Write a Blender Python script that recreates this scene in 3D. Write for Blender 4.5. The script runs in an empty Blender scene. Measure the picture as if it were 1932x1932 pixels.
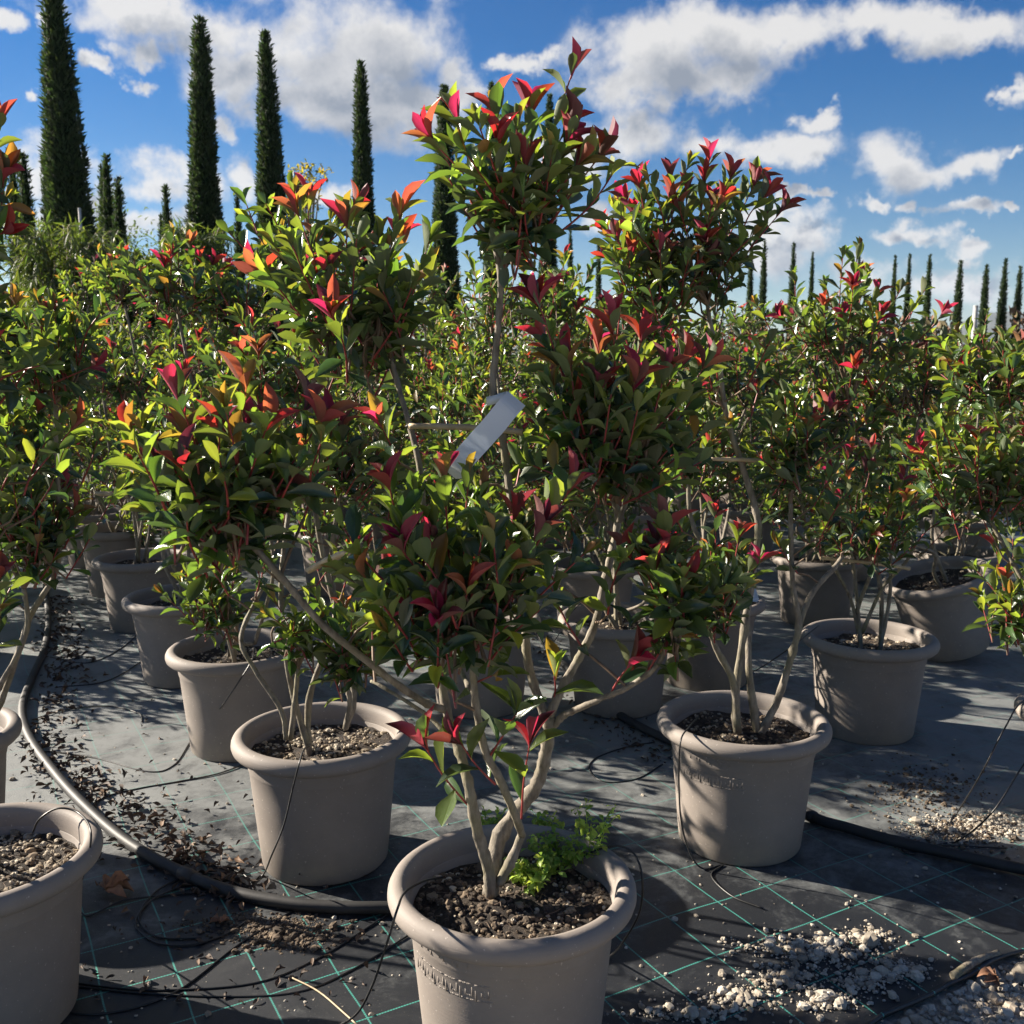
import bpy, math, random
import numpy as np
from mathutils import Vector, Matrix

# ------------------------------------------------------------------ camera, sky, sun, exposure
SC = bpy.context.scene
COL = SC.collection
PIX, FOC, PITCH, EYE = 1932.0, 1888.0, math.radians(8.6), 1.465     # a 1932-px picture, its focal length in px
cam_data = bpy.data.cameras.new('camera')
cam = bpy.data.objects.new('camera', cam_data); COL.objects.link(cam)
cam.location = (0, 0, EYE); cam.rotation_euler = (math.radians(90) - PITCH, 0, 0)
cam_data.sensor_width = 36; cam_data.lens = 36 * FOC / PIX
cam_data.clip_start = 0.05; cam_data.clip_end = 30000
cam_data.dof.use_dof = True; cam_data.dof.focus_distance = 2.35; cam_data.dof.aperture_fstop = 9.5
SC.camera = cam

SUN_EL, SUN_AZ = math.radians(25), math.radians(-69)      # azimuth measured from the view axis (+Y), left is negative
SUN_DIR = Vector((math.sin(SUN_AZ) * math.cos(SUN_EL), math.cos(SUN_AZ) * math.cos(SUN_EL), math.sin(SUN_EL)))
sun_data = bpy.data.lights.new('sun', 'SUN'); sun = bpy.data.objects.new('sun', sun_data); COL.objects.link(sun)
sun_data.energy = 5.0; sun_data.angle = math.radians(0.55); sun_data.color = (1.0, 0.90, 0.76)
sun.rotation_euler = SUN_DIR.to_track_quat('Z', 'Y').to_euler(); sun.location = SUN_DIR * 50

SKY_STRENGTH = 0.05
SC.view_settings.view_transform = 'Standard'; SC.view_settings.look = 'None'
SC.view_settings.exposure = 1.7; SC.view_settings.gamma = 1.0; SC.view_settings.use_curve_mapping = False
SC.cycles.max_bounces = 7; SC.cycles.transparent_max_bounces = 8; SC.cycles.diffuse_bounces = 3
SC.cycles.glossy_bounces = 3; SC.cycles.transmission_bounces = 5
SC.cycles.use_denoising = True
SC.cycles.sample_clamp_indirect = 6.0


def ray(px, py):
    """world direction of a picture point (1932-px picture), unnormalised"""
    dx, dy = px - 966, py - 966
    return Vector((dx, FOC * math.cos(PITCH) - dy * math.sin(PITCH), -(dy * math.cos(PITCH) + FOC * math.sin(PITCH))))
def ground(px, py, z=0.0):
    d = ray(px, py); s = (z - EYE) / d.z
    return Vector((d.x * s, d.y * s, z))
def deep(px, py, Y):
    d = ray(px, py); s = Y / d.y
    return Vector((d.x * s, Y, EYE + d.z * s))
def azel(px, py):
    d = ray(px, py).normalized()
    return math.atan2(d.x, d.y), math.asin(d.z)


def N(nt, typ, **kw):
    n = nt.nodes.new(typ)
    for k, v in kw.items():
        setattr(n, k, v)
    return n
def setin(n, **kw):
    for k, v in kw.items():
        n.inputs[k.replace('_', ' ')].default_value = v
def link(nt, a, b):
    nt.links.new(a, b)
def math_n(nt, op, a, b=None, c=None, clamp=False):
    n = N(nt, 'ShaderNodeMath', operation=op, use_clamp=clamp)
    for i, v in enumerate((a, b, c)):
        if v is None: continue
        if isinstance(v, (int, float)): n.inputs[i].default_value = v
        else: link(nt, v, n.inputs[i])
    return n.outputs[0]
def ramp(nt, fac, stops, interp='LINEAR'):
    n = N(nt, 'ShaderNodeValToRGB'); cr = n.color_ramp; cr.interpolation = interp
    while len(cr.elements) < len(stops): cr.elements.new(0.5)
    for e, (p, c) in zip(cr.elements, stops):
        e.position = p; e.color = (*c, 1) if len(c) == 3 else c
    link(nt, fac, n.inputs[0]); return n.outputs[0]
def mixc(nt, fac, a, b, mode='MIX'):
    n = N(nt, 'ShaderNodeMix', data_type='RGBA', blend_type=mode)
    for i, v in ((0, fac), (6, a), (7, b)):
        if isinstance(v, (int, float)): n.inputs[i].default_value = v
        elif isinstance(v, tuple): n.inputs[i].default_value = (*v[:3], 1)
        else: link(nt, v, n.inputs[i])
    return n.outputs[2]
def noise(nt, vec, scale, detail=4, rough=0.55, dist=0.0):
    n = N(nt, 'ShaderNodeTexNoise'); setin(n, Scale=scale, Detail=detail, Roughness=rough, Distortion=dist)
    if vec is not None: link(nt, vec, n.inputs['Vector'])
    return n.outputs['Fac']
def maprange(nt, v, a, b, c=0.0, d=1.0, smooth=False):
    n = N(nt, 'ShaderNodeMapRange'); n.clamp = True
    if smooth: n.interpolation_type = 'SMOOTHSTEP'
    n.inputs[1].default_value = a; n.inputs[2].default_value = b; n.inputs[3].default_value = c; n.inputs[4].default_value = d
    link(nt, v, n.inputs[0]); return n.outputs[0]

# --- the sky: Nishita air with cumulus clouds at their bearings, going on all round
CLOUDS = [  # picture x, y, half width, half height, weight
    (330, 25, 190, 48, 1), (520, 120, 150, 75, 1), (700, 60, 190, 100, 1.1), (760, 190, 170, 75, 1), (620, 185, 130, 65, .95), (430, 60, 110, 50, 1),
    (860, 130, 80, 60, .9), (905, 190, 60, 45, .8), (300, 92, 70, 32, .8), (205, 118, 40, 22, .7), (292, 152, 42, 24, .7), (25, 48, 50, 34, .7), (130, 60, 26, 50, .7),
    (440, 228, 50, 32, .75), (430, 315, 55, 50, .85), (320, 320, 85, 48, .9), (240, 355, 60, 40, .85), (110, 315, 95, 60, .9), (70, 195, 28, 16, .6), (265, 405, 90, 40, .8),
    (1005, 125, 45, 28, .75), (1200, 125, 150, 75, 1.1), (1340, 95, 150, 70, 1.1), (1500, 80, 150, 55, 1.05), (1650, 62, 150, 45, 1), (1810, 35, 190, 45, 1.05),
    (1150, 190, 130, 45, 1), (1310, 170, 130, 45, 1), (1180, 262, 110, 50, .95), (1335, 275, 110, 42, .9), (1480, 285, 105, 42, .85), (1525, 232, 60, 24, .6), (1060, 300, 80, 50, .8),
    (1690, 300, 95, 58, 1.1), (1755, 330, 110, 30, 1), (1835, 325, 62, 32, 1), (1925, 148, 36, 42, .9), (1905, 312, 30, 18, .5),
    (1480, 412, 38, 26, .8), (1625, 396, 46, 20, .85), (1712, 402, 36, 20, .75), (1812, 417, 58, 18, .75), (1690, 462, 62, 22, .9), (1812, 487, 58, 17, .85),
    (1470, 470, 80, 70, .8), (1850, 545, 120, 34, .85), (1110, 425, 75, 40, .8), (655, 355, 80, 26, .7), (1510, 376, 36, 13, .6), (1600, 540, 120, 40, .7), (120, 400, 140, 36, .6), (1890, 415, 30, 10, .5)]
world = bpy.data.worlds.new('World'); SC.world = world; world.use_nodes = True
wt = world.node_tree; wt.nodes.clear()
grp = bpy.data.node_groups.new('cloud_field', 'ShaderNodeTree')
grp.interface.new_socket('Direction', in_out='INPUT', socket_type='NodeSocketVector')
grp.interface.new_socket('AzEl', in_out='INPUT', socket_type='NodeSocketVector')
grp.interface.new_socket('Density', in_out='OUTPUT', socket_type='NodeSocketFloat')
gi, go = N(grp, 'NodeGroupInput'), N(grp, 'NodeGroupOutput')
nw = N(grp, 'ShaderNodeTexNoise'); setin(nw, Scale=8.0, Detail=6.0, Roughness=0.62); link(grp, gi.outputs[0], nw.inputs['Vector'])
wp = N(grp, 'ShaderNodeVectorMath', operation='MULTIPLY_ADD'); link(grp, nw.outputs['Color'], wp.inputs[0]); wp.inputs[1].default_value = (.22, .12, 0); link(grp, gi.outputs[1], wp.inputs[2])
acc = None
for (cx, cy, rx, ry, w) in CLOUDS:                       # nearest cloud, in units of its own size
    a0, e0 = azel(cx, cy); ra = abs(azel(cx + rx, cy)[0] - azel(cx - rx, cy)[0]) / 2; re = abs(azel(cx, cy - ry)[1] - azel(cx, cy + ry)[1]) / 2
    k = .62 + .42 * min(w, 1.1); a0 += .11; e0 += .06
    vm = N(grp, 'ShaderNodeVectorMath', operation='MULTIPLY_ADD'); link(grp, wp.outputs[0], vm.inputs[0]); vm.inputs[1].default_value = (1 / ra / k, 1 / re / k, 0); vm.inputs[2].default_value = (-a0 / ra / k, -e0 / re / k, 0)
    vl = N(grp, 'ShaderNodeVectorMath', operation='LENGTH'); link(grp, vm.outputs[0], vl.inputs[0])
    acc = vl.outputs['Value'] if acc is None else math_n(grp, 'SMOOTH_MIN', acc, vl.outputs['Value'], .45)
acc = maprange(grp, acc, 1.7, 0.0, 0.0, 1.1)
# the same broken cumulus everywhere else
sx = N(grp, 'ShaderNodeSeparateXYZ'); link(grp, gi.outputs[1], sx.inputs[0])
ax = math_n(grp, 'ABSOLUTE', sx.outputs[0])
outside = math_n(grp, 'MAXIMUM', maprange(grp, ax, 0.52, 0.66), maprange(grp, sx.outputs[1], 0.38, 0.5))
big = maprange(grp, noise(grp, gi.outputs[0], 3.2, 2, 0.5), 0.47, 0.74, 0.0, 1.1)
acc = math_n(grp, 'MAXIMUM', acc, math_n(grp, 'MULTIPLY', big, outside))
f1 = noise(grp, gi.outputs[0], 17.0, 6, 0.62, 0.2)
den = math_n(grp, 'ADD', math_n(grp, 'SUBTRACT', acc, 0.42), math_n(grp, 'MULTIPLY', math_n(grp, 'SUBTRACT', f1, 0.5), math_n(grp, 'MULTIPLY', maprange(grp, acc, 0.02, 0.3), 1.15)))
link(grp, den, go.inputs[0])

tc = N(wt, 'ShaderNodeTexCoord')
def azel_nodes(vec):
    s = N(wt, 'ShaderNodeSeparateXYZ'); link(wt, vec, s.inputs[0])
    a = math_n(wt, 'ARCTAN2', s.outputs[0], s.outputs[1]); e = math_n(wt, 'ARCSINE', s.outputs[2])
    c = N(wt, 'ShaderNodeCombineXYZ'); link(wt, a, c.inputs[0]); link(wt, e, c.inputs[1]); return c.outputs[0], e
def cloud(vec):
    v, e = azel_nodes(vec)
    g = N(wt, 'ShaderNodeGroup'); g.node_tree = grp; link(wt, vec, g.inputs[0]); link(wt, v, g.inputs[1]); return g.outputs[0], e
d0, elev = cloud(tc.outputs['Generated'])
off = N(wt, 'ShaderNodeVectorMath', operation='ADD'); link(wt, tc.outputs['Generated'], off.inputs[0]); off.inputs[1].default_value = (-0.022, 0, 0.030)
nrm = N(wt, 'ShaderNodeVectorMath', operation='NORMALIZE'); link(wt, off.outputs[0], nrm.inputs[0])
d1, _e = cloud(nrm.outputs[0])
alpha = maprange(wt, d0, -0.10, 0.42, 0, 1, True)
thick = math_n(wt, 'ADD', math_n(wt, 'MULTIPLY', d1, 0.80), math_n(wt, 'MULTIPLY', d0, 0.25))
shade = maprange(wt, thick, 0.10, 0.62, 0.0, 1.0)
ccol = mixc(wt, shade, (5.0, 4.9, 4.75), (1.75, 1.95, 2.3))
sky = N(wt, 'ShaderNodeTexSky', sky_type='NISHITA'); sky.sun_disc = False; sky.sun_elevation = SUN_EL; sky.sun_rotation = SUN_AZ
sky.air_density = 1.0; sky.dust_density = 0.1; sky.ozone_density = 3.0; sky.altitude = 200
horizon = maprange(wt, elev, -0.01, 0.03)
fac = math_n(wt, 'MULTIPLY', math_n(wt, 'MULTIPLY', alpha, 0.96), horizon)
bg = N(wt, 'ShaderNodeBackground'); bg.inputs[1].default_value = SKY_STRENGTH
hs = N(wt, 'ShaderNodeHueSaturation'); hs.inputs['Saturation'].default_value = 1.55; hs.inputs['Value'].default_value = .60; hs.inputs['Hue'].default_value = .512; link(wt, sky.outputs[0], hs.inputs['Color'])
link(wt, mixc(wt, fac, hs.outputs[0], ccol), bg.inputs[0])
world.cycles.sampling_method = 'MANUAL'; world.cycles.sample_map_resolution = 512
wo = N(wt, 'ShaderNodeOutputWorld'); link(wt, bg.outputs[0], wo.inputs[0])

# ------------------------------------------------------------------ helpers
def mesh_np(name, V, Q, mats, mi=None, uv=None, smooth=True):
    """an all-quad mesh from arrays; uv is one pair per vertex"""
    me = bpy.data.meshes.new(name)
    V = np.asarray(V, np.float32); Q = np.asarray(Q, np.int32)
    me.vertices.add(len(V)); me.vertices.foreach_set('co', V.ravel())
    me.loops.add(Q.size); me.loops.foreach_set('vertex_index', Q.ravel())
    me.polygons.add(len(Q)); me.polygons.foreach_set('loop_start', np.arange(0, Q.size, 4, dtype=np.int32))
    me.polygons.foreach_set('loop_total', np.full(len(Q), 4, np.int32))
    for m in mats: me.materials.append(m)
    if mi is not None: me.polygons.foreach_set('material_index', np.asarray(mi, np.int32))
    me.polygons.foreach_set('use_smooth', np.full(len(Q), bool(smooth)))
    if uv is not None:
        ul = me.uv_layers.new(name='UVMap'); ul.data.foreach_set('uv', np.asarray(uv, np.float32)[Q.ravel()].ravel())
    me.update(calc_edges=True); me.validate()
    return me
class Buf:
    def __init__(s): s.V, s.Q, s.M, s.U, s.n = [], [], [], [], 0
    def add(s, V, Q, m=0, uv=None):
        V = np.asarray(V, float); Q = np.asarray(Q, int)
        s.V.append(V); s.Q.append(Q + s.n); s.M.append(np.full(len(Q), m)); s.n += len(V)
        s.U.append(np.zeros((len(V), 2)) if uv is None else np.asarray(uv, float))
    def mesh(s, name, mats, smooth=True):
        return mesh_np(name, np.concatenate(s.V), np.concatenate(s.Q), mats, np.concatenate(s.M), np.concatenate(s.U), smooth)
    def obj(s, name, mats, parent=None, smooth=True):
        return add_obj(name, s.mesh(name, mats, smooth), parent)
def add_obj(name, data, parent=None):
    o = bpy.data.objects.new(name, data); COL.objects.link(o)
    if parent is not None: o.parent = parent
    return o
def tag(o, label=None, cat=None, group=None, kind=None):
    if label: o['label'] = label
    if cat: o['category'] = cat
    if group: o['group'] = group
    if kind: o['kind'] = kind
    return o
def copy_tree(o, parent=None):
    c = o.copy(); COL.objects.link(c); c.parent = parent
    for ch in list(o.children): copy_tree(ch, c)
    return c
def catmull(P, n=6):
    P = [np.asarray(p, float) for p in P]
    if len(P) < 3: return np.array([P[0] + (P[-1] - P[0]) * t for t in np.linspace(0, 1, n + 1)])
    P = [2 * P[0] - P[1]] + P + [2 * P[-1] - P[-2]]; out = []
    for i in range(1, len(P) - 2):
        a, b, c, d = P[i - 1:i + 3]
        for t in np.linspace(0, 1, n, endpoint=False):
            out.append(0.5 * (2 * b + (c - a) * t + (2 * a - 5 * b + 4 * c - d) * t * t + (3 * b - a - 3 * c + d) * t ** 3))
    out.append(P[-2]); return np.array(out)
def tube(P, R, sides=8, caps=True, rough=None):
    P = np.asarray(P, float); n = len(P); R = np.broadcast_to(np.asarray(R, float), (n,)).copy()
    T = np.gradient(P, axis=0); T /= np.linalg.norm(T, axis=1, keepdims=True) + 1e-9
    u = np.cross(T[0], (0.31, 0.2, 0.93) if abs(T[0][2]) < 0.9 else (1, 0.1, 0)); u /= np.linalg.norm(u)
    if caps:
        P = np.vstack([P[:1], P, P[-1:]]); R = np.concatenate([[R[0] * .05], R, [R[-1] * .05]]); T = np.vstack([T[:1], T, T[-1:]]); n += 2
    th = np.linspace(0, 2 * math.pi, sides, endpoint=False); V = []; L = []; s = 0
    for i in range(n):
        u = u - T[i] * u.dot(T[i]); u /= np.linalg.norm(u); w = np.cross(T[i], u)
        r = R[i] if rough is None else R[i] * (1 + rough.normal(0, .07, sides))[:, None]
        V.append(P[i] + r * (np.cos(th)[:, None] * u + np.sin(th)[:, None] * w))
        if i: s += np.linalg.norm(P[i] - P[i - 1])
        L += [(k / sides, s) for k in range(sides)]
    k = np.arange(sides); k2 = (k + 1) % sides
    Q = np.concatenate([np.stack([i * sides + k, i * sides + k2, (i + 1) * sides + k2, (i + 1) * sides + k], 1) for i in range(n - 1)])
    return np.concatenate(V), Q, np.array(L)
def lathe(prof, seg=64):
    prof = np.asarray(prof, float); th = np.linspace(0, 2 * math.pi, seg, endpoint=False)
    V = np.concatenate([np.stack([r * np.cos(th), r * np.sin(th), np.full(seg, z)], 1) for r, z in prof])
    k = np.arange(seg); k2 = (k + 1) % seg
    Q = np.concatenate([np.stack([i * seg + k, i * seg + k2, (i + 1) * seg + k2, (i + 1) * seg + k], 1) for i in range(len(prof) - 1)])
    U = np.concatenate([np.stack([th / 6.2832, np.full(seg, i / len(prof))], 1) for i in range(len(prof))])
    return V, Q, U
def box(c, s, rot=0.0):
    x, y, z = (np.array(s) / 2)
    V = np.array([(-x, -y, -z), (x, -y, -z), (x, y, -z), (-x, y, -z), (-x, -y, z), (x, -y, z), (x, y, z), (-x, y, z)])
    cr, sr = math.cos(rot), math.sin(rot)
    V = np.stack([V[:, 0] * cr - V[:, 1] * sr, V[:, 0] * sr + V[:, 1] * cr, V[:, 2]], 1) + np.array(c)
    return V, np.array([(0, 3, 2, 1), (4, 5, 6, 7), (0, 1, 5, 4), (1, 2, 6, 5), (2, 3, 7, 6), (3, 0, 4, 7)])
def quad_sphere(n=2):
    V, Q, key = [], [], {}
    def vid(p):
        k = tuple(np.round(p, 5))
        if k not in key: key[k] = len(V); V.append(p / np.linalg.norm(p))
        return key[k]
    for ax in range(3):
        for sg in (-1, 1):
            for i in range(n):
                for j in range(n):
                    f = []
                    for (a, b) in ((i, j), (i + 1, j), (i + 1, j + 1), (i, j + 1)):
                        p = np.zeros(3); p[ax] = sg; p[(ax + 1) % 3] = 2 * a / n - 1; p[(ax + 2) % 3] = 2 * b / n - 1; f.append(vid(p))
                    Q.append(f if sg > 0 else f[::-1])
    return np.array(V), np.array(Q)
QS2, QS3 = quad_sphere(2), quad_sphere(3)
def stone_arrays(rng, pos, size, hi=False, flat=0.65):
    V0, Q = QS3 if hi else QS2
    V = V0 * (1 + rng.normal(0, .13, (len(V0), 1))) * np.array([1, rng.uniform(.6, .95), flat * rng.uniform(.7, 1.2)]) * size
    a = rng.uniform(0, 6.28); t = rng.normal(0, .35)
    R = np.array(Matrix.Rotation(a, 3, 'Z') @ Matrix.Rotation(t, 3, 'X'))
    return V @ R.T + np.array(pos), Q

# ------------------------------------------------------------------ materials
def new_mat(name):
    m = bpy.data.materials.new(name); m.use_nodes = True; nt = m.node_tree; nt.nodes.clear()
    out = N(nt, 'ShaderNodeOutputMaterial'); b = N(nt, 'ShaderNodeBsdfPrincipled'); link(nt, b.outputs[0], out.inputs[0])
    return m, nt, b, out
def bump(nt, b, h, strength=0.3, dist=0.01):
    n = N(nt, 'ShaderNodeBump'); n.inputs['Strength'].default_value = strength; n.inputs['Distance'].default_value = dist
    link(nt, h, n.inputs['Height']); link(nt, n.outputs[0], b.inputs['Normal'])
def simple(name, c1, c2, scale=20, rough=0.6, bmp=0.0, spec=0.5, bscale=None):
    m, nt, b, o = new_mat(name); t = N(nt, 'ShaderNodeTexCoord')
    f = noise(nt, t.outputs['Object'], scale, 5, .6); link(nt, ramp(nt, f, [(.3, c1), (.7, c2)]), b.inputs['Base Color'])
    b.inputs['Roughness'].default_value = rough; b.inputs['Specular IOR Level'].default_value = spec
    if bmp: bump(nt, b, noise(nt, t.outputs['Object'], bscale or scale * 3, 4, .6), bmp, 0.006)
    return m
def leaf_mat(name, base, back, trans, tfac=0.35, rough=0.33, var=0.25, spec=0.62, vein=(1.5, 1.5, 1.2)):
    m, nt, b, out = new_mat(name)
    geo = N(nt, 'ShaderNodeNewGeometry'); oi = N(nt, 'ShaderNodeObjectInfo'); uvn = N(nt, 'ShaderNodeUVMap')
    rnd = math_n(nt, 'FRACT', math_n(nt, 'ADD', geo.outputs['Random Per Island'], oi.outputs['Random']))
    hsv = N(nt, 'ShaderNodeHueSaturation')
    link(nt, math_n(nt, 'MULTIPLY_ADD', rnd, 0.05, 0.475), hsv.inputs['Hue'])
    rnd2 = math_n(nt, 'FRACT', math_n(nt, 'MULTIPLY', rnd, 7.31)); link(nt, math_n(nt, 'MULTIPLY_ADD', rnd2, 2 * var, 1 - var), hsv.inputs['Value'])
    hsv.inputs['Saturation'].default_value = 1.0
    s = N(nt, 'ShaderNodeSeparateXYZ'); link(nt, uvn.outputs[0], s.inputs[0])
    mid = maprange(nt, math_n(nt, 'ABSOLUTE', math_n(nt, 'SUBTRACT', s.outputs[1], 0.5)), 0.0, 0.055, 1, 0)
    side = math_n(nt, 'ABSOLUTE', math_n(nt, 'SUBTRACT', s.outputs[1], 0.5))
    vv = math_n(nt, 'SINE', math_n(nt, 'MULTIPLY', math_n(nt, 'SUBTRACT', s.outputs[0], math_n(nt, 'MULTIPLY', side, .45)), 58.0))
    veins = math_n(nt, 'MAXIMUM', mid, maprange(nt, vv, 0.82, 1.0, 0, .35))
    blot = noise(nt, uvn.outputs[0], 5, 3, .6)
    col = mixc(nt, maprange(nt, blot, .3, .7, 0, .55), base, tuple(x * .72 for x in base))
    col = mixc(nt, math_n(nt, 'MULTIPLY', veins, .6), col, tuple(min(1, x * v) for x, v in zip(base, vein)))
    col = mixc(nt, math_n(nt, 'MULTIPLY', geo.outputs['Backfacing'], .85), col, back)
    link(nt, col, hsv.inputs['Color']); link(nt, hsv.outputs[0], b.inputs['Base Color'])
    rg = N(nt, 'ShaderNodeMix'); link(nt, geo.outputs['Backfacing'], rg.inputs[0]); rg.inputs[2].default_value = rough; rg.inputs[3].default_value = .6
    link(nt, rg.outputs[0], b.inputs['Roughness']); b.inputs['Specular IOR Level'].default_value = spec
    bump(nt, b, math_n(nt, 'ADD', math_n(nt, 'MULTIPLY', veins, -1.0), blot), 0.25, 0.002)
    tr = N(nt, 'ShaderNodeBsdfTranslucent'); h2 = N(nt, 'ShaderNodeHueSaturation'); link(nt, hsv.inputs['Hue'].links[0].from_socket, h2.inputs['Hue']); link(nt, hsv.inputs['Value'].links[0].from_socket, h2.inputs['Value'])
    link(nt, mixc(nt, math_n(nt, 'MULTIPLY', veins, .5), trans, tuple(x * .6 for x in trans)), h2.inputs['Color']); link(nt, h2.outputs[0], tr.inputs[0])
    mx = N(nt, 'ShaderNodeMixShader'); mx.inputs[0].default_value = tfac
    link(nt, b.outputs[0], mx.inputs[1]); link(nt, tr.outputs[0], mx.inputs[2]); link(nt, mx.outputs[0], out.inputs[0])
    return m
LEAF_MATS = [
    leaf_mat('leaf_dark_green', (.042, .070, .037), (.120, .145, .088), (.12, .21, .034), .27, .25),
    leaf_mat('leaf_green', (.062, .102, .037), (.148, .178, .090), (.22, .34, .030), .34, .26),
    leaf_mat('leaf_bright_green', (.100, .148, .034), (.175, .205, .078), (.38, .48, .04), .41, .29),
    leaf_mat('leaf_amber', (.17, .110, .030), (.24, .16, .075), (.58, .34, .04), .40, .36),
    leaf_mat('leaf_orange_red', (.24, .052, .034), (.30, .11, .085), (.70, .15, .07), .40, .34, .2, .5, (1.3, 1.2, 1.2)),
    leaf_mat('leaf_red', (.24, .018, .032), (.33, .07, .085), (.66, .036, .062), .37, .32, .2, .5, (1.25, 1.5, 1.4)),
    leaf_mat('leaf_maroon', (.075, .021, .024), (.16, .06, .06), (.28, .040, .048), .30, .34),
]
DARK, GREEN, BRIGHT, AMBER, ORANGE, RED, MAROON = range(7)

def bark_mat(name, a, b_, c, scale=60):
    m, nt, b, o = new_mat(name); t = N(nt, 'ShaderNodeTexCoord')
    mp = N(nt, 'ShaderNodeMapping'); mp.inputs['Scale'].default_value = (1, 1, .35); link(nt, t.outputs['Object'], mp.inputs[0])
    f = noise(nt, mp.outputs[0], scale, 6, .65); g = noise(nt, t.outputs['Object'], 9, 4, .6)
    col = ramp(nt, f, [(.28, a), (.5, b_), (.75, c)])
    col = mixc(nt, maprange(nt, g, .48, .66, 0, .6), col, (.20, .185, .095))
    link(nt, col, b.inputs['Base Color']); b.inputs['Roughness'].default_value = .75; b.inputs['Specular IOR Level'].default_value = .3
    bump(nt, b, f, .8, .006); return m
BARK = bark_mat('bark_greybrown', (.080, .066, .050), (.190, .165, .132), (.32, .285, .23))
TWIG = simple('twig_brown', (.09, .06, .04), (.22, .15, .10), 50, .7)
REDSTEM = simple('young_stem_red', (.17, .018, .022), (.30, .045, .04), 30, .45)
m, nt, b, o = new_mat('pot_taupe_plastic'); t = N(nt, 'ShaderNodeTexCoord')
f = noise(nt, t.outputs['Object'], 7, 5, .65); g = noise(nt, t.outputs['Object'], 190, 3, .7)
mp = N(nt, 'ShaderNodeMapping'); mp.inputs['Scale'].default_value = (3, 3, 60); link(nt, t.outputs['Object'], mp.inputs[0])
brush = noise(nt, mp.outputs[0], 6, 4, .6)
sp = noise(nt, t.outputs['Object'], 130, 2, .5)
oi = N(nt, 'ShaderNodeObjectInfo')
col = ramp(nt, f, [(.25, (.205, .178, .158)), (.75, (.258, .226, .200))])
col = mixc(nt, maprange(nt, sp, .69, .73, 0, .45), col, (.55, .50, .44))
xyz = N(nt, 'ShaderNodeSeparateXYZ'); link(nt, t.outputs['Object'], xyz.inputs[0])
low = math_n(nt, 'MULTIPLY', maprange(nt, xyz.outputs[2], .12, .0), maprange(nt, noise(nt, t.outputs['Object'], 16, 5, .7), .4, .7))
col = mixc(nt, math_n(nt, 'MULTIPLY', low, .6), col, (.33, .28, .21))
link(nt, col, b.inputs['Base Color']); b.inputs['Roughness'].default_value = .66; b.inputs['Specular IOR Level'].default_value = .28
bump(nt, b, math_n(nt, 'ADD', math_n(nt, 'MULTIPLY', g, .5), brush), .22, .0025); POT = m
m, nt, b, o = new_mat('potting_soil'); t = N(nt, 'ShaderNodeTexCoord')
f = noise(nt, t.outputs['Object'], 60, 8, .75); g = noise(nt, t.outputs['Object'], 9, 4, .6)
col = ramp(nt, f, [(.3, (.012, .009, .007)), (.55, (.04, .028, .020)), (.75, (.12, .085, .05))])
col = mixc(nt, maprange(nt, g, .5, .7, 0, .5), col, (.10, .075, .045))
link(nt, col, b.inputs['Base Color']); b.inputs['Roughness'].default_value = .9; bump(nt, b, f, 1.0, .02); SOIL = m
PEBBLE = simple('pebble_cream', (.22, .18, .13), (.52, .46, .37), 25, .8, .4)
CRUMB = simple('soil_crumb', (.018, .013, .010), (.09, .065, .045), 25, .9, .4)
def island_mat(name, stops, rough=.8, tr=None):
    m, nt, b, out = new_mat(name); geo = N(nt, 'ShaderNodeNewGeometry'); t = N(nt, 'ShaderNodeTexCoord'); oi = N(nt, 'ShaderNodeObjectInfo')
    r = math_n(nt, 'FRACT', math_n(nt, 'ADD', geo.outputs['Random Per Island'], oi.outputs['Random']))
    c = ramp(nt, r, stops); c = mixc(nt, maprange(nt, noise(nt, t.outputs['Object'], 90, 4, .7), .35, .7, 0, .4), c, (.16, .13, .10))
    link(nt, c, b.inputs['Base Color']); b.inputs['Roughness'].default_value = rough; b.inputs['Specular IOR Level'].default_value = .3
    return m
STONE = island_mat('limestone_gravel', [(0, (.22, .19, .15)), (.35, (.38, .34, .28)), (.7, (.52, .48, .41)), (1, (.27, .21, .15))])
PUMICE = island_mat('pumice_pebbles', [(0, (.16, .13, .09)), (.35, (.34, .28, .20)), (.75, (.50, .45, .36)), (1, (.28, .20, .12))])
LITTER = island_mat('dry_leaf_litter', [(0, (.028, .018, .014)), (.45, (.055, .034, .025)), (.85, (.085, .052, .036)), (1, (.20, .12, .07))], .7)
DIRT = island_mat('soil_crumbs', [(0, (.03, .022, .016)), (.6, (.09, .065, .045)), (1, (.20, .15, .10))], .9)
HOSE = simple('black_polyethylene', (.012, .012, .013), (.035, .034, .034), 8, .58, .1, .4, 30)
TUBEM = simple('black_tube', (.010, .010, .011), (.02, .02, .02), 20, .42)
BAMBOO = simple('bamboo_cane', (.34, .25, .14), (.52, .42, .27), 30, .55, .2)
TAGM, nt, b, o = new_mat('white_plastic_label'); b.inputs['Base Color'].default_value = (.78, .80, .82, 1); b.inputs['Roughness'].default_value = .28
tr = N(nt, 'ShaderNodeBsdfTranslucent'); tr.inputs[0].default_value = (.75, .8, .85, 1); mx = N(nt, 'ShaderNodeMixShader'); mx.inputs[0].default_value = .25
link(nt, b.outputs[0], mx.inputs[1]); link(nt, tr.outputs[0], mx.inputs[2]); link(nt, mx.outputs[0], o.inputs[0])
INK = simple('grey_print', (.12, .12, .13), (.16, .16, .17), 50, .6)
WEED = leaf_mat('weed_green', (.23, .34, .05), (.25, .34, .09), (.55, .72, .10), .45, .5, .2)
CYPRESS = leaf_mat('cypress_green', (.030, .052, .022), (.034, .056, .026), (.07, .12, .025), .22, .65, .3, .2)
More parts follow.
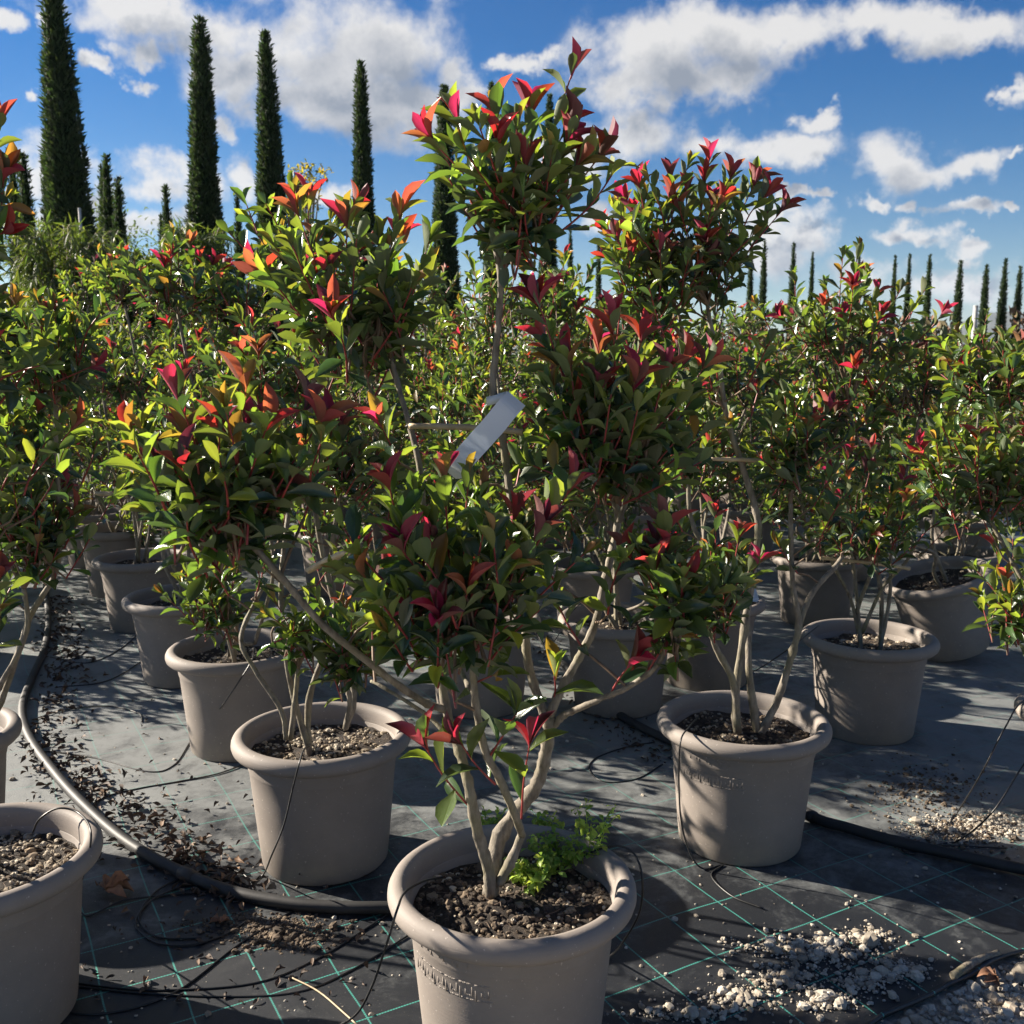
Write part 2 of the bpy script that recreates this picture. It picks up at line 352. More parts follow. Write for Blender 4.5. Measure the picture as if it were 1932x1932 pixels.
CYPCORE = simple('cypress_inner', (.008, .014, .006), (.016, .028, .010), 8, .9, 0, .1)
GREYPOST = simple('grey_concrete_post', (.30, .30, .29), (.44, .44, .42), 12, .8)
FEATHER = leaf_mat('feathery_green', (.075, .105, .030), (.08, .11, .04), (.20, .28, .03), .35, .5, .3)
YELLOWLEAF = leaf_mat('yellow_autumn_leaf', (.26, .24, .03), (.26, .24, .06), (.6, .5, .03), .4, .5, .3)
HEDGELEAF = island_mat('far_hedge_leaf', [(0, (.06, .07, .025)), (.45, (.10, .085, .035)), (.7, (.20, .09, .05)), (1, (.22, .14, .07))], .7)

# ------------------------------------------------------------------ the setting
GA = math.radians(28.8); GO = (0.565, 2.549)       # weave direction of the ground cover and one crossing of its green threads
m, nt, b, o = new_mat('woven_ground_cover'); t = N(nt, 'ShaderNodeTexCoord')
mp = N(nt, 'ShaderNodeMapping'); mp.vector_type = 'TEXTURE'; mp.inputs['Location'].default_value = (GO[0], GO[1], 0); mp.inputs['Rotation'].default_value = (0, 0, GA)
wob = N(nt, 'ShaderNodeTexNoise'); setin(wob, Scale=2.2, Detail=2); link(nt, t.outputs['Object'], wob.inputs['Vector'])
wv = N(nt, 'ShaderNodeVectorMath', operation='MULTIPLY_ADD'); link(nt, wob.outputs['Color'], wv.inputs[0]); wv.inputs[1].default_value = (.022, .022, 0); link(nt, t.outputs['Object'], wv.inputs[2])
wv2 = N(nt, 'ShaderNodeVectorMath', operation='SUBTRACT'); link(nt, wv.outputs[0], wv2.inputs[0]); wv2.inputs[1].default_value = (.011, .011, 0)
link(nt, wv2.outputs[0], mp.inputs[0])
s = N(nt, 'ShaderNodeSeparateXYZ'); link(nt, mp.outputs[0], s.inputs[0])
def lines(v, per, half):
    q = math_n(nt, 'FRACT', math_n(nt, 'ADD', math_n(nt, 'DIVIDE', v, per), .5))
    return maprange(nt, math_n(nt, 'MULTIPLY', math_n(nt, 'ABSOLUTE', math_n(nt, 'SUBTRACT', q, .5)), per), half * .75, half * 1.15, 1, 0)
stitch = lambda v: maprange(nt, math_n(nt, 'SINE', math_n(nt, 'MULTIPLY', v, 900)), -.9, .2, .45, 1)
la = math_n(nt, 'MULTIPLY', lines(s.outputs[0], .170, .0021), stitch(s.outputs[1]))
lb = math_n(nt, 'MULTIPLY', lines(s.outputs[1], .193, .0021), stitch(s.outputs[0]))
ln = math_n(nt, 'MAXIMUM', la, lb)
rib = math_n(nt, 'MULTIPLY', math_n(nt, 'SINE', math_n(nt, 'MULTIPLY', s.outputs[0], 2100)), math_n(nt, 'SINE', math_n(nt, 'MULTIPLY', s.outputs[1], 1500)))
n1 = noise(nt, t.outputs['Object'], .75, 5, .6); n2 = noise(nt, t.outputs['Object'], 5.5, 7, .68, .8); n3 = noise(nt, t.outputs['Object'], 42, 6, .75)
so = N(nt, 'ShaderNodeSeparateXYZ'); link(nt, t.outputs['Object'], so.inputs[0])
walk = maprange(nt, so.outputs[1], 2.2, 3.2, -.16, .10)      # the sheet is dustier between the pots than along its edge
dust = math_n(nt, 'ADD', math_n(nt, 'ADD', math_n(nt, 'MULTIPLY', n1, .70), math_n(nt, 'MULTIPLY', n2, .72)), math_n(nt, 'MULTIPLY_ADD', n3, .30, walk))
dm = maprange(nt, dust, .72, 1.06, 0, 1, True)
col = mixc(nt, dm, (.015, .017, .021), (.175, .185, .185))
col = mixc(nt, maprange(nt, noise(nt, t.outputs['Object'], 1.7, 6, .7, .5), .60, .72, 0, .65), col, (.05, .038, .028))
col = mixc(nt, maprange(nt, noise(nt, t.outputs['Object'], 320, 2, .5), .70, .76, 0, .6), col, (.35, .33, .29))
col = mixc(nt, math_n(nt, 'MULTIPLY', ln, maprange(nt, dust, .65, 1.05, .85, .30)), col, (.07, .36, .30))
link(nt, col, b.inputs['Base Color']); b.inputs['Specular IOR Level'].default_value = .55
link(nt, maprange(nt, dust, .65, 1.1, .40, .62), b.inputs['Roughness'])
bump(nt, b, math_n(nt, 'ADD', math_n(nt, 'MULTIPLY', rib, .5), math_n(nt, 'MULTIPLY', n3, .6)), .30, .003); FABRIC = m

m, nt, b, o = new_mat('field_ground'); t = N(nt, 'ShaderNodeTexCoord')
n1 = noise(nt, t.outputs['Object'], .12, 6, .65); n2 = noise(nt, t.outputs['Object'], 55, 8, .75); n3 = noise(nt, t.outputs['Object'], 1.5, 5, .7)
col = ramp(nt, n2, [(.3, (.13, .11, .085)), (.5, (.33, .30, .25)), (.7, (.50, .47, .41))])
so = N(nt, 'ShaderNodeSeparateXYZ'); link(nt, t.outputs['Object'], so.inputs[0])
grass = math_n(nt, 'MULTIPLY', maprange(nt, so.outputs[1], 9, 16), maprange(nt, n1, .35, .5))
col = mixc(nt, grass, col, ramp(nt, n3, [(.35, (.10, .115, .035)), (.65, (.19, .17, .06))]))
link(nt, col, b.inputs['Base Color']); b.inputs['Roughness'].default_value = .9; bump(nt, b, n2, .8, .01); FIELD = m

def sheet(name, corners, z, nx, ny, mat, wave=0.0, seed=1):
    c = np.array(corners, float); V = []
    for j in range(ny + 1):
        for i in range(nx + 1):
            u, v = i / nx, j / ny
            p = c[0] * (1 - u) * (1 - v) + c[1] * u * (1 - v) + c[2] * u * v + c[3] * (1 - u) * v
            w = wave * (math.sin(p[0] * 3.1 + seed) * math.sin(p[1] * 2.7) + .6 * math.sin(p[0] * 7.3 + p[1] * 5.1))
            V.append((p[0], p[1], z + w))
    Q = [(j * (nx + 1) + i, j * (nx + 1) + i + 1, (j + 1) * (nx + 1) + i + 1, (j + 1) * (nx + 1) + i) for j in range(ny) for i in range(nx)]
    bf = Buf(); bf.add(V, Q); return tag(bf.obj(name, [mat]), kind='structure')
sheet('field', [(-3900, -100), (3900, -100), (3900, 4400), (-3900, 4400)], -0.012, 2, 2, FIELD)
ca, sa = math.cos(math.radians(31)), math.sin(math.radians(31))
def edge_pt(along, away):                                        # along the near edge of the sheet / away from it into the nursery
    return (1.05 + along * ca - away * sa, 2.185 + along * sa + away * ca)
sheet('ground_cover_sheet', [edge_pt(-7, 0), edge_pt(9, 0), edge_pt(9, 17), edge_pt(-7, 17)], 0.0, 160, 170, FABRIC, .0022)
# the turned edge of the sheet
bf = Buf(); rg = np.random.default_rng(3)
P = [(*edge_pt(a, -.004 + rg.normal(0, .006)), .004 + abs(rg.normal(0, .004))) for a in np.linspace(-2, 2.5, 60)]
bf.add(*tube(P, .006, 6)[:2]); tag(bf.obj('sheet_hem', [FABRIC]), kind='structure')
bf = Buf(); rg = np.random.default_rng(11)                       # hills on the horizon
xs = np.linspace(-6500, 9000, 220)          # laid out large, then set at a third of that size and distance
def ridge(x, k): return 150 + 120 * math.sin(x * .0011 + k) + 70 * math.sin(x * .0031 + 2 * k) + 30 * math.sin(x * .009 + k)
for k, (Y, h0, amp) in enumerate([(7600, 40, .95), (6200, 0, .42)]):
    V = []; prof = [max(40, h0 + .38 * amp * ridge(x, k * 1.7 + .6) + 330 * amp * math.exp(-((x - 3750) / 1000) ** 2) + 14 * math.sin(x * .013) + 9 * math.sin(x * .031)) + rg.normal(0, 4) for x in xs]
    for x, h in zip(xs, prof): V += [(x / 3, (Y - 900) / 3, -2), (x / 3, (Y - 300) / 3, h * .55 / 3), (x / 3, Y / 3, h / 3), (x / 3, (Y + 500) / 3, -2)]
    Q = [(i * 4 + j, (i + 1) * 4 + j, (i + 1) * 4 + j + 1, i * 4 + j + 1) for i in range(len(xs) - 1) for j in range(3)]
    bf.add(V, Q)
tag(bf.obj('hills', [simple('hill_scrub', (.05, .06, .04), (.10, .10, .07), .012, .9)]), kind='structure')

# ------------------------------------------------------------------ leaves
def leaf_shape(width, arch, fold, twist, wave, S, C, back=1.28):
    V, U = [], []
    for i in range(S):
        t = i / (S - 1)
        w = width / 2 * max(.02, math.sin(math.pi * min(1, max(0, (t - .07) / .93)) ** back)) ** .66
        if t > .999: w = width * .02
        for j in range(C):
            u = 2 * j / (C - 1) - 1
            y = u * w; z = abs(u) ** 1.3 * fold * w * 1.5 - arch * t * t + wave * u * math.sin(t * 9 + u)
            a = twist * t; ca_, sa_ = math.cos(a), math.sin(a)
            V.append((t * (1 - .18 * arch * t), y * ca_ - z * sa_, y * sa_ + z * ca_)); U.append((t, (u + 1) / 2))
    Q = [(i * C + j, (i + 1) * C + j, (i + 1) * C + j + 1, i * C + j + 1) for i in range(S - 1) for j in range(C - 1)]
    return np.array(V), np.array(Q), np.array(U)
SHAPES = [(.40, .12, .45, .10, .010), (.36, .28, .60, -.25, .012), (.42, .04, .35, .2, .015), (.34, .40, .65, .35, .01), (.39, -.05, .5, -.1, .012),
          (.29, .22, .85, .15, .006), (.25, .05, 1.0, -.2, .004), (.32, .40, .7, .3, .008)]      # five mature, three young
LOD = {'fine': [leaf_shape(*s, 8, 5) for s in SHAPES], 'mid': [leaf_shape(*s, 6, 3) for s in SHAPES], 'far': [leaf_shape(*s, 4, 3) for s in SHAPES]}
LEAF_MESH = {}
def leaf_mesh(shape, cls):
    if (shape, cls) not in LEAF_MESH:
        V, Q, U = LOD['fine'][shape]; LEAF_MESH[shape, cls] = mesh_np('leaf', V, Q, [LEAF_MATS[cls]], None, U)
    return LEAF_MESH[shape, cls]
def unit(v): return v / (np.linalg.norm(v) + 1e-9)
def leaf_frame(d, up, roll=0.0):
    d = unit(d); z = up - d * up.dot(d)
    if np.linalg.norm(z) < 1e-3: z = np.cross(d, (1, 0, .2))
    z = unit(z); y = np.cross(z, d)
    c, s = math.cos(roll), math.sin(roll)
    y, z = y * c + z * s, z * c - y * s
    return np.stack([d, y, z], 1)
def foliage_mesh(name, leaves, lod):
    """leaves: list of (shape, class, 3x3 with size, position)"""
    bf = Buf(); T = LOD[lod]
    for sh in range(len(SHAPES)):
        L = [l for l in leaves if l[0] == sh]
        if not L: continue
        V0, Q0, U0 = T[sh]; R = np.array([l[2] for l in L]); P = np.array([l[3] for l in L]); n = len(V0)
        V = np.einsum('kij,vj->kvi', R, V0) + P[:, None, :]
        Q = Q0[None] + (np.arange(len(L)) * n)[:, None, None]
        bf.V.append(V.reshape(-1, 3)); bf.Q.append(Q.reshape(-1, 4) + bf.n); bf.M.append(np.repeat([l[1] for l in L], len(Q0))); bf.U.append(np.tile(U0, (len(L), 1))); bf.n += n * len(L)
    return bf.mesh(name, LEAF_MATS)

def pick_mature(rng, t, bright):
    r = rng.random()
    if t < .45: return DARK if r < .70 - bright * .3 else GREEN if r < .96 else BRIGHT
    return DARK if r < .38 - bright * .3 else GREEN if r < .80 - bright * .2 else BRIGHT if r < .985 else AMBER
def grow_shoot(rng, S, T, leaves, rs, tip, size, bright, nl=None, sides=5):
    """a leafy shoot from S to T; tip: None, 'red', 'orange', 'green'"""
    S, T = np.asarray(S, float), np.asarray(T, float); ax = T - S; L = np.linalg.norm(ax); ax = unit(ax)
    side = unit(np.cross(ax, rng.normal(0, 1, 3))); mid = (S + T) / 2 + side * L * rng.uniform(0, .09)
    path = catmull([S, mid, T], 4); rs.add(*tube(path, np.linspace(.0026, .0014, len(path)), sides, False)[:2], 1)
    nl = nl or int(np.clip(round(L / .0185), 6, 12)); a = rng.uniform(0, 6.28)
    e1 = unit(np.cross(ax, (.3, .9, .2) if abs(ax[2]) > .8 else (0, 0, 1))); e2 = np.cross(ax, e1)
    for i in range(nl):
        t = (i + .6) / nl; k = t * (len(path) - 1); j = min(int(k), len(path) - 2); p = path[j] + (path[j + 1] - path[j]) * (k - j)
        a += 2.4 + rng.normal(0, .25)
        tilt = math.radians(np.interp(t, [0, .45, 1], [78, 55, 27]) + rng.normal(0, 11))
        d = ax * math.cos(tilt) + (e1 * math.cos(a) + e2 * math.sin(a)) * math.sin(tilt)
        d = d + np.array([0, 0, -.04 if t < .4 else .16]); sz = size * rng.uniform(.78, 1.12) * np.interp(t, [0, .35, .8, 1], [.8, 1.05, .95, .7])
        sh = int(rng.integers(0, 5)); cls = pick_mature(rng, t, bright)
        up = ax + np.array([0, 0, .5])
        leaves.append((sh, cls, leaf_frame(d, up, rng.normal(0, .35)) * sz, p))
    if tip in ('red', 'orange', 'maroon'):
        n = int(rng.integers(3, 6)); a0 = rng.uniform(0, 6.28)
        for i in range(n):
            tilt = math.radians(rng.uniform(12, 42)); a = a0 + i * 6.283 / n + rng.normal(0, .3)
            d = ax * math.cos(tilt) + (e1 * math.cos(a) + e2 * math.sin(a)) * math.sin(tilt) + np.array([0, 0, .15])
            cl = {'red': [RED, RED, RED, ORANGE, MAROON], 'orange': [ORANGE, AMBER, RED, ORANGE, BRIGHT], 'maroon': [MAROON, RED, MAROON, RED, MAROON]}[tip][int(rng.integers(0, 5))]
            leaves.append((int(rng.integers(5, 8)), cl, leaf_frame(d, ax, rng.normal(0, .3)) * size * rng.uniform(.78, 1.12), T - ax * rng.uniform(0, .02)))
    elif tip == 'green':
        for i in range(3):
            tilt = math.radians(rng.uniform(10, 35)); a = rng.uniform(0, 6.28)
            d = ax * math.cos(tilt) + (e1 * math.cos(a) + e2 * math.sin(a)) * math.sin(tilt)
            leaves.append((int(rng.integers(5, 7)), [BRIGHT, BRIGHT, GREEN, BRIGHT, AMBER][int(rng.integers(0, 5))], leaf_frame(d, ax, rng.normal(0, .3)) * size * rng.uniform(.5, .85), T))
def tip_kind(rng, red):
    r = rng.random()
    if r < red: return ['red', 'red', 'orange', 'orange', 'maroon'][int(rng.integers(0, 5))]
    return 'green' if r < red + .55 else None
def grow_crown(rng, a, c, r, n, red, leaves, tw, size=.088, bright=.35, tips=(), sides=5):
    a, c, r = np.asarray(a, float), np.asarray(c, float), np.asarray(r, float); n = max(4, int(n * 1.13))
    K = max(4, n // 5); nodes = []
    for k in range(K):
        an = 6.283 * k / K + rng.uniform(-.4, .4); el = rng.uniform(.15, 1.1)
        d = np.array([math.cos(an) * math.cos(el), math.sin(an) * math.cos(el), math.sin(el)])
        nd = c + r * (d * rng.uniform(.30, .55) - np.array([0, 0, .30])); nodes.append(nd)
        q = catmull([a, (a + nd) / 2 + rng.normal(0, .012, 3) + np.array([0, 0, -.01]), nd], 4)
        tw.add(*tube(q, np.linspace(.0055, .0034, len(q)), 5, False)[:2], 0)
    T_all = [(np.asarray(t[0], float), t[1]) for t in tips]
    for k in range(n):
        z = rng.uniform(-.55, 1.0); an = k * 2.4 + rng.normal(0, .3); h = math.sqrt(max(0, 1 - z * z))
        d = np.array([math.cos(an) * h, math.sin(an) * h, z])
        T_all.append((c + r * d * rng.uniform(.42, 1.36), 'auto'))
    for T, kind in T_all:
        d = (T - c) / r
        sd = unit(d * r / max(r) * .70 + np.array([0, 0, .86 + .25 * min(0, d[2])]) + rng.normal(0, .15, 3))
        L = rng.uniform(.10, .19) * (1.25 if d[2] > .4 else 1) * size / .072
        if kind == 'long': L *= 1.7; kind = 'red'
        S = T - sd * L; nd = min(nodes, key=lambda q: np.linalg.norm(q - S))
        q = catmull([nd, (nd + S) / 2 + rng.normal(0, .012, 3), S], 3); tw.add(*tube(q, np.linspace(.0036, .0026, len(q)), sides, False)[:2], 0)
        kd = kind if kind != 'auto' else (tip_kind(rng, red * (1.15 if d[2] > .25 else .3)))
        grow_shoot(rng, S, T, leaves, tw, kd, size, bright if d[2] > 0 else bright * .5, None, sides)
        for _ in range(int(rng.integers(0, 3))):                  # older leaves inside
            p = nd + (S - nd) * rng.uniform(.3, 1); dd = rng.normal(0, 1, 3); dd[2] *= .5
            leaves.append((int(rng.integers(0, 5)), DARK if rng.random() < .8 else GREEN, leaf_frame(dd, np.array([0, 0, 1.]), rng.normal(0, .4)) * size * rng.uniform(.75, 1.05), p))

# ------------------------------------------------------------------ pots
RIM_Z, SOIL_Z = .385, .332
bf = Buf(); bf.add(*lathe([(.004, .002), (.170, .002), (.180, .000), (.185, .006), (.196, .12), (.207, .235), (.2125, .296), (.2150, .3005), (.2160, .306), (.2215, .346), (.2235, .352), (.219, .353), (.212, .345), (.200, .25), (.19, .24)], 72)[:2])
POT_ME = bf.mesh('pot', [POT])
bf = Buf(); bf.add(*lathe([(.2140, .344), (.2225, .3475), (.240, .3475), (.2500, .3505), (.2575, .358), (.2605, .368), (.2595, .378), (.2550, .387), (.2470, .3935), (.2370, .396), (.2280, .3935), (.2215, .387), (.2180, .378), (.2155, .362), (.2140, .344)], 72)[:2])
RIM_ME = bf.mesh('rim', [POT])
def soil_mesh(seed, r=.212):
    rng = np.random.default_rng(seed); V, Q = [], []; ph = rng.uniform(0, 6, 6)
    def h(x, y): return SOIL_Z + .008 * math.sin(x * 23 + ph[0]) * math.sin(y * 19 + ph[1]) + .005 * math.sin(x * 61 + ph[2]) * math.sin(y * 53 + ph[3]) + .012 * math.exp(-((x * x + y * y) / .006))
    rings, seg = 14, 40
    for i in range(rings):
        rr = r * (i + .02) / (rings - 1 + .02)
        for k in range(seg):
            x, y = rr * math.cos(6.2832 * k / seg), rr * math.sin(6.2832 * k / seg); V.append((x, y, h(x, y) + (rng.normal(0, .0022) if i else 0)))
    for i in range(rings - 1):
        for k in range(seg): Q.append((i * seg + k, (i + 1) * seg + k, (i + 1) * seg + (k + 1) % seg, i * seg + (k + 1) % seg))
    bf = Buf(); bf.add(V, Q); return bf.mesh('soil', [SOIL]), h
def scatter_stones(rng, n, f, size, mat, hi=0.0):
    bf = Buf()
    for _ in range(n):
        p, k = f(rng); bf.add(*stone_arrays(rng, p, size * k, rng.random() < hi))
    return bf, mat
SOILS = [soil_mesh(s) for s in range(5)]
def pebble_mesh(seed, n, cream, r=.205):
    rng = np.random.default_rng(seed); h = SOILS[seed % 5][1]; bf = Buf()
    for _ in range(n):
        a, q = rng.uniform(0, 6.283), r * math.sqrt(rng.random()); x, y = q * math.cos(a), q * math.sin(a)
        k = rng.lognormal(-.15, .38); c = rng.random() < cream
        bf.add(*stone_arrays(rng, (x, y, h(x, y) + .001), .0058 * min(k, 2.4) * (1 if c else 1.05)), 0 if c else 1)
    for _ in range(60):                                          # bits of root and straw
        a, q = rng.uniform(0, 6.283), r * .95 * math.sqrt(rng.random()); x, y = q * math.cos(a), q * math.sin(a); b_ = rng.uniform(0, 6.283); L = rng.uniform(.012, .04)
        P = [(x, y, h(x, y) + .004), (x + L / 2 * math.cos(b_), y + L / 2 * math.sin(b_), h(x, y) + .008), (x + L * math.cos(b_ + .4), y + L * math.sin(b_ + .4), h(x, y) + .003)]
        bf.add(*tube(P, .0007, 3, False)[:2], 2)
    return bf.mesh('pebbles', [PUMICE, DIRT, TWIG], False)
def key_relief(parent):
    bf = Buf(); cell, hgt, t = .034, .034, .00035; z0 = .246
    def wall_r(z): return np.interp(z, [.235, .296, .306, .346], [.207, .2125, .216, .2215])
    def seg(u0, v0, u1, v1):
        n = 3 if abs(u1 - u0) > 1e-6 else 1; w = .0030
        for k in range(n):
            ua, ub = u0 + (u1 - u0) * k / n, u0 + (u1 - u0) * (k + 1) / n; uc, vc = (ua + ub) / 2, (v0 + v1) / 2; r = wall_r(vc); a = math.radians(-128) + uc / r
            bf.add(*box((r * math.cos(a), r * math.sin(a), vc), (t * 2, abs(ub - ua) + w, abs(v1 - v0) + w), a))
    for i in range(-3, 3):
        u = i * cell
        for (a, b_, c, d) in ((0, 0, 0, 1), (0, 1, .78, 1), (.78, 1, .78, .28), (.78, .28, .36, .28), (.36, .28, .36, .66), (0, 0, 1, 0)):
            seg(u + a * cell, z0 + b_ * hgt, u + c * cell, z0 + d * hgt)
    bf.obj('meander_band', [POT], parent); bf.__init__()
    for i in range(-2, 2):
        u = i * cell
        for (a, b_, c, d) in ((0, 0, 0, 1), (0, 1, .7, 1), (.7, 1, .7, .3)): seg(u + a * cell, .313 + b_ * .016, u + c * cell, .313 + d * .016)
    bf.obj('meander_band', [POT], parent)

# ------------------------------------------------------------------ potted shrubs
EYE_V = np.array([0, 0, EYE])
def new_plant(loc, label, group=None, tilt=(0, 0, 0), name='potted_photinia'):
    e = bpy.data.objects.new(name, None); COL.objects.link(e); e.location = loc; e.rotation_euler = tilt; e.empty_display_size = .1
    return tag(e, label, 'shrub', group)
def fit_pot(e, seed, pebbles=0, cream=.7, relief=False):
    p = add_obj('pot', POT_ME, e); add_obj('rim', RIM_ME, p); s = add_obj('soil', SOILS[seed % 5][0], e)
    if pebbles: tag(add_obj('pebbles', pebble_mesh(seed, pebbles, cream), s), kind='stuff')
    if relief: key_relief(p)
def stem_path(rng, base, a, k=3, wob=.025):
    base, a = np.asarray(base, float), np.asarray(a, float); P = [base]
    for i in range(1, k + 1):
        t = i / (k + 1); q = base + (a - base) * np.array([t ** 1.0, t ** 1.0, t]); q[:2] += (a - base)[:2] * (-.10 * math.sin(math.pi * t)); P.append(q + rng.normal(0, wob, 3) * np.array([1, 1, .3]))
    return P + [a]
def build_plant(e, seed, branches, crowns, leaf_objects=300, lod='mid', size=.073, extra=(), bright=.35, side=8, bare=9.0):
    """branches: (points, r0, r1) in the plant's own space; crowns: dicts with a, c, r, n, red, tips"""
    rng = np.random.default_rng(seed); leaves = []
    for (P, r0, r1) in branches:
        q = catmull(P, 6); R = np.linspace(r0, r1, len(q)) * (1 + rng.normal(0, .035, len(q)))
        for k in range(max(1, len(q) // 9)): i = int(rng.integers(1, len(q))); R[i] *= 1.18     # nodes and pruning scars
        bf = Buf(); bf.add(*tube(q, R, 9 if lod != "far" else 6, True, rng)[:2]); bf.obj('branch', [BARK], e)
    tw = Buf()
    for c in crowns:
        grow_crown(rng, c['a'], c['c'], c['r'], c['n'], c.get('red', .3), leaves, tw, c.get('size', size), c.get('bright', bright), c.get('tips', ()), 5 if lod != 'far' else 3)
    for (S, T, tip, nl) in extra: grow_shoot(rng, S, T, leaves, tw, tip, size * 1.25, .5, nl)
    for (P, r0, r1) in branches:                                  # leafy side shoots up the stems, loosening the gaps between the crowns
        q = catmull(P, 6); L = float(np.sum(np.linalg.norm(np.diff(q, axis=0), axis=1)))
        for _ in range(int(L * side)):
            p = q[int(len(q) * rng.uniform(.45, .98)) - 1]
            if p[2] < .72 or p[2] > bare: continue
            an = rng.uniform(0, 6.283); dd = unit(np.array([math.cos(an), math.sin(an), rng.uniform(.3, 1.3)])); Ls = rng.uniform(.12, .30); S = p + dd * Ls * .45
            tw.add(*tube([p, (p + S) / 2 + rng.normal(0, .008, 3), S], [.0035, .003, .0027], 4, False)[:2], 0)
            grow_shoot(rng, S, p + unit(dd + np.array([0, 0, .35])) * Ls, leaves, tw, tip_kind(rng, .16), size * .95, bright, None, 4 if lod != 'far' else 3)
    tag(tw.obj('twig_mass', [TWIG, REDSTEM], e), kind='stuff')
    if leaf_objects:
        base = np.array(e.location); vis = sorted(leaves, key=lambda l: np.linalg.norm(l[3] + base - EYE_V) - (.02 if l[1] >= AMBER else 0))
        for (sh, cl, M, p) in vis[:leaf_objects]:
            o = bpy.data.objects.new('leaf', leaf_mesh(sh, cl)); COL.objects.link(o); o.parent = e
            m4 = Matrix(M.tolist()).to_4x4(); m4.translation = Vector(p); o.matrix_local = m4
        leaves = vis[leaf_objects:]
    if leaves: tag(add_obj('foliage', foliage_mesh('foliage', leaves, lod), e), kind='stuff')
def crown_px(e, px, py, Y, rx, ry, n, red=.3, a=None, tips=(), **kw):
    """a crown centred on a picture point at depth Y (half sizes in picture px), in plant space"""
    o = np.array(e.location); c = np.array(deep(px, py, Y)); k = Y / FOC * 1.02; r = np.array([rx * k, max(rx, ry) * k * .85, ry * k])
    a = np.array(deep(*a)) if a else c - np.array([0, 0, r[2] * .85])
    return dict(a=a - o, c=c - o, r=r, n=n, red=red, tips=[(np.array(deep(x, y, yy)) - o, kd) for (x, y, yy, kd) in tips], **kw)
def px_path(e, pts): return [np.array(deep(*p)) - np.array(e.location) for p in pts]
def auto_stems(rng, crowns, r0=.014, spread=.05):
    B = []
    for i, c in enumerate(crowns):
        an = rng.uniform(0, 6.28); base = np.array([spread * math.cos(an), spread * math.sin(an), SOIL_Z - .02]); B.append((stem_path(rng, base, c['a']), r0 * rng.uniform(.85, 1.15), .0055))
    return B

NEAR = []
def pot_at(px, py):
    g = ground(px, py, RIM_Z); return (g.x, g.y, 0.0)

# --- the shrub in the front pot
Y0 = pot_at(966, 1662)[1]
e = new_plant(pot_at(966, 1662), 'tall photinia shrub with a white label strip, its pot edged with green weeds'); NEAR.append(e)
fit_pot(e, 0, 900, .22, True)
B = [
    ([(926, 1690, Y0), (922, 1640, Y0 - .01), (905, 1585, Y0 - .03), (893, 1530, Y0 - .05), (884, 1480, Y0 - .05), (868, 1420, Y0 - .02), (848, 1360, Y0), (836, 1300, Y0 + .01), (831, 1240, Y0), (824, 1195, Y0 + .02), (812, 1100, Y0 + .06), (800, 980, Y0 + .1), (792, 884, Y0 + .13), (776, 814, Y0 + .15), (752, 730, Y0 + .17), (738, 675, Y0 + .18)], .0215, .0085),
    ([(836, 1338, Y0), (800, 1325, Y0 - .03), (744, 1287, Y0 - .08), (667, 1227, Y0 - .13), (604, 1174, Y0 - .16), (545, 1105, Y0 - .18), (500, 1055, Y0 - .2), (462, 1012, Y0 - .2)], .0125, .0095),
    ([(985, 1575, Y0 + .02), (972, 1538, Y0 - .03), (941, 1466, Y0 - .07), (917, 1420, Y0 - .09), (903, 1361, Y0 - .1), (895, 1304, Y0 - .11), (892, 1262, Y0 - .12), (880, 1200, Y0 - .13), (872, 1150, Y0 - .13)], .0150, .0100),
    ([(926, 1688, Y0 + .01), (932, 1630, Y0 + .03), (945, 1575, Y0 + .05), (975, 1530, Y0 + .06), (1005, 1492, Y0 + .05), (1023, 1450, Y0 + .04), (1033, 1400, Y0 + .03), (1036, 1352, Y0 + .03)], .0290, .0220),
    ([(940, 1670, Y0 + .0), (965, 1622, Y0 + .01), (985, 1575, Y0 + .02)], .018, .0150),
    ([(1035, 1372, Y0 + .03), (1016, 1318, Y0 + .04), (999, 1262, Y0 + .05), (992, 1209, Y0 + .06), (993, 1150, Y0 + .08), (986, 1060, Y0 + .1), (968, 965, Y0 + .12), (954, 866, Y0 + .12), (944, 797, Y0 + .11), (930, 730, Y0 + .1), (935, 672, Y0 + .1), (942, 590, Y0 + .09), (944, 520, Y0 + .08), (936, 470, Y0 + .08)], .0165, .0105),
    ([(1036, 1360, Y0 + .03), (1047, 1325, Y0 + .03), (1070, 1280, Y0 + .04), (1096, 1234, Y0 + .05), (1124, 1174, Y0 + .06), (1140, 1100, Y0 + .08), (1155, 1040, Y0 + .09), (1166, 975, Y0 + .1), (1158, 945, Y0 + .1)], .0165, .0115),
    ([(1038, 1378, Y0 + .03), (1060, 1352, Y0 + .02), (1085, 1340, Y0), (1124, 1322, Y0 - .03), (1184, 1297, Y0 - .06), (1236, 1259, Y0 - .08), (1258, 1220, Y0 - .08), (1285, 1165, Y0 - .08)], .0125, .0075),
    ([(842, 1385, Y0), (800, 1345, Y0 + .03), (723, 1297, Y0 + .06), (700, 1285, Y0 + .08)], .0080, .0055),
    ([(886, 1300, Y0 - .08), (868, 1262, Y0 - .02), (842, 1215, Y0 + .02)], .0085, .0075),
    ([(1168, 985, Y0 + .08), (1185, 930, Y0 + .07), (1196, 880, Y0 + .06)], .0100, .0080),
    ([(936, 470, Y0 + .08), (905, 425, Y0 + .05), (880, 395, Y0 + .03)], .0085, .0060), ([(936, 475, Y0 + .08), (955, 430, Y0 + .1), (985, 395, Y0 + .11)], .0080, .0058),
]
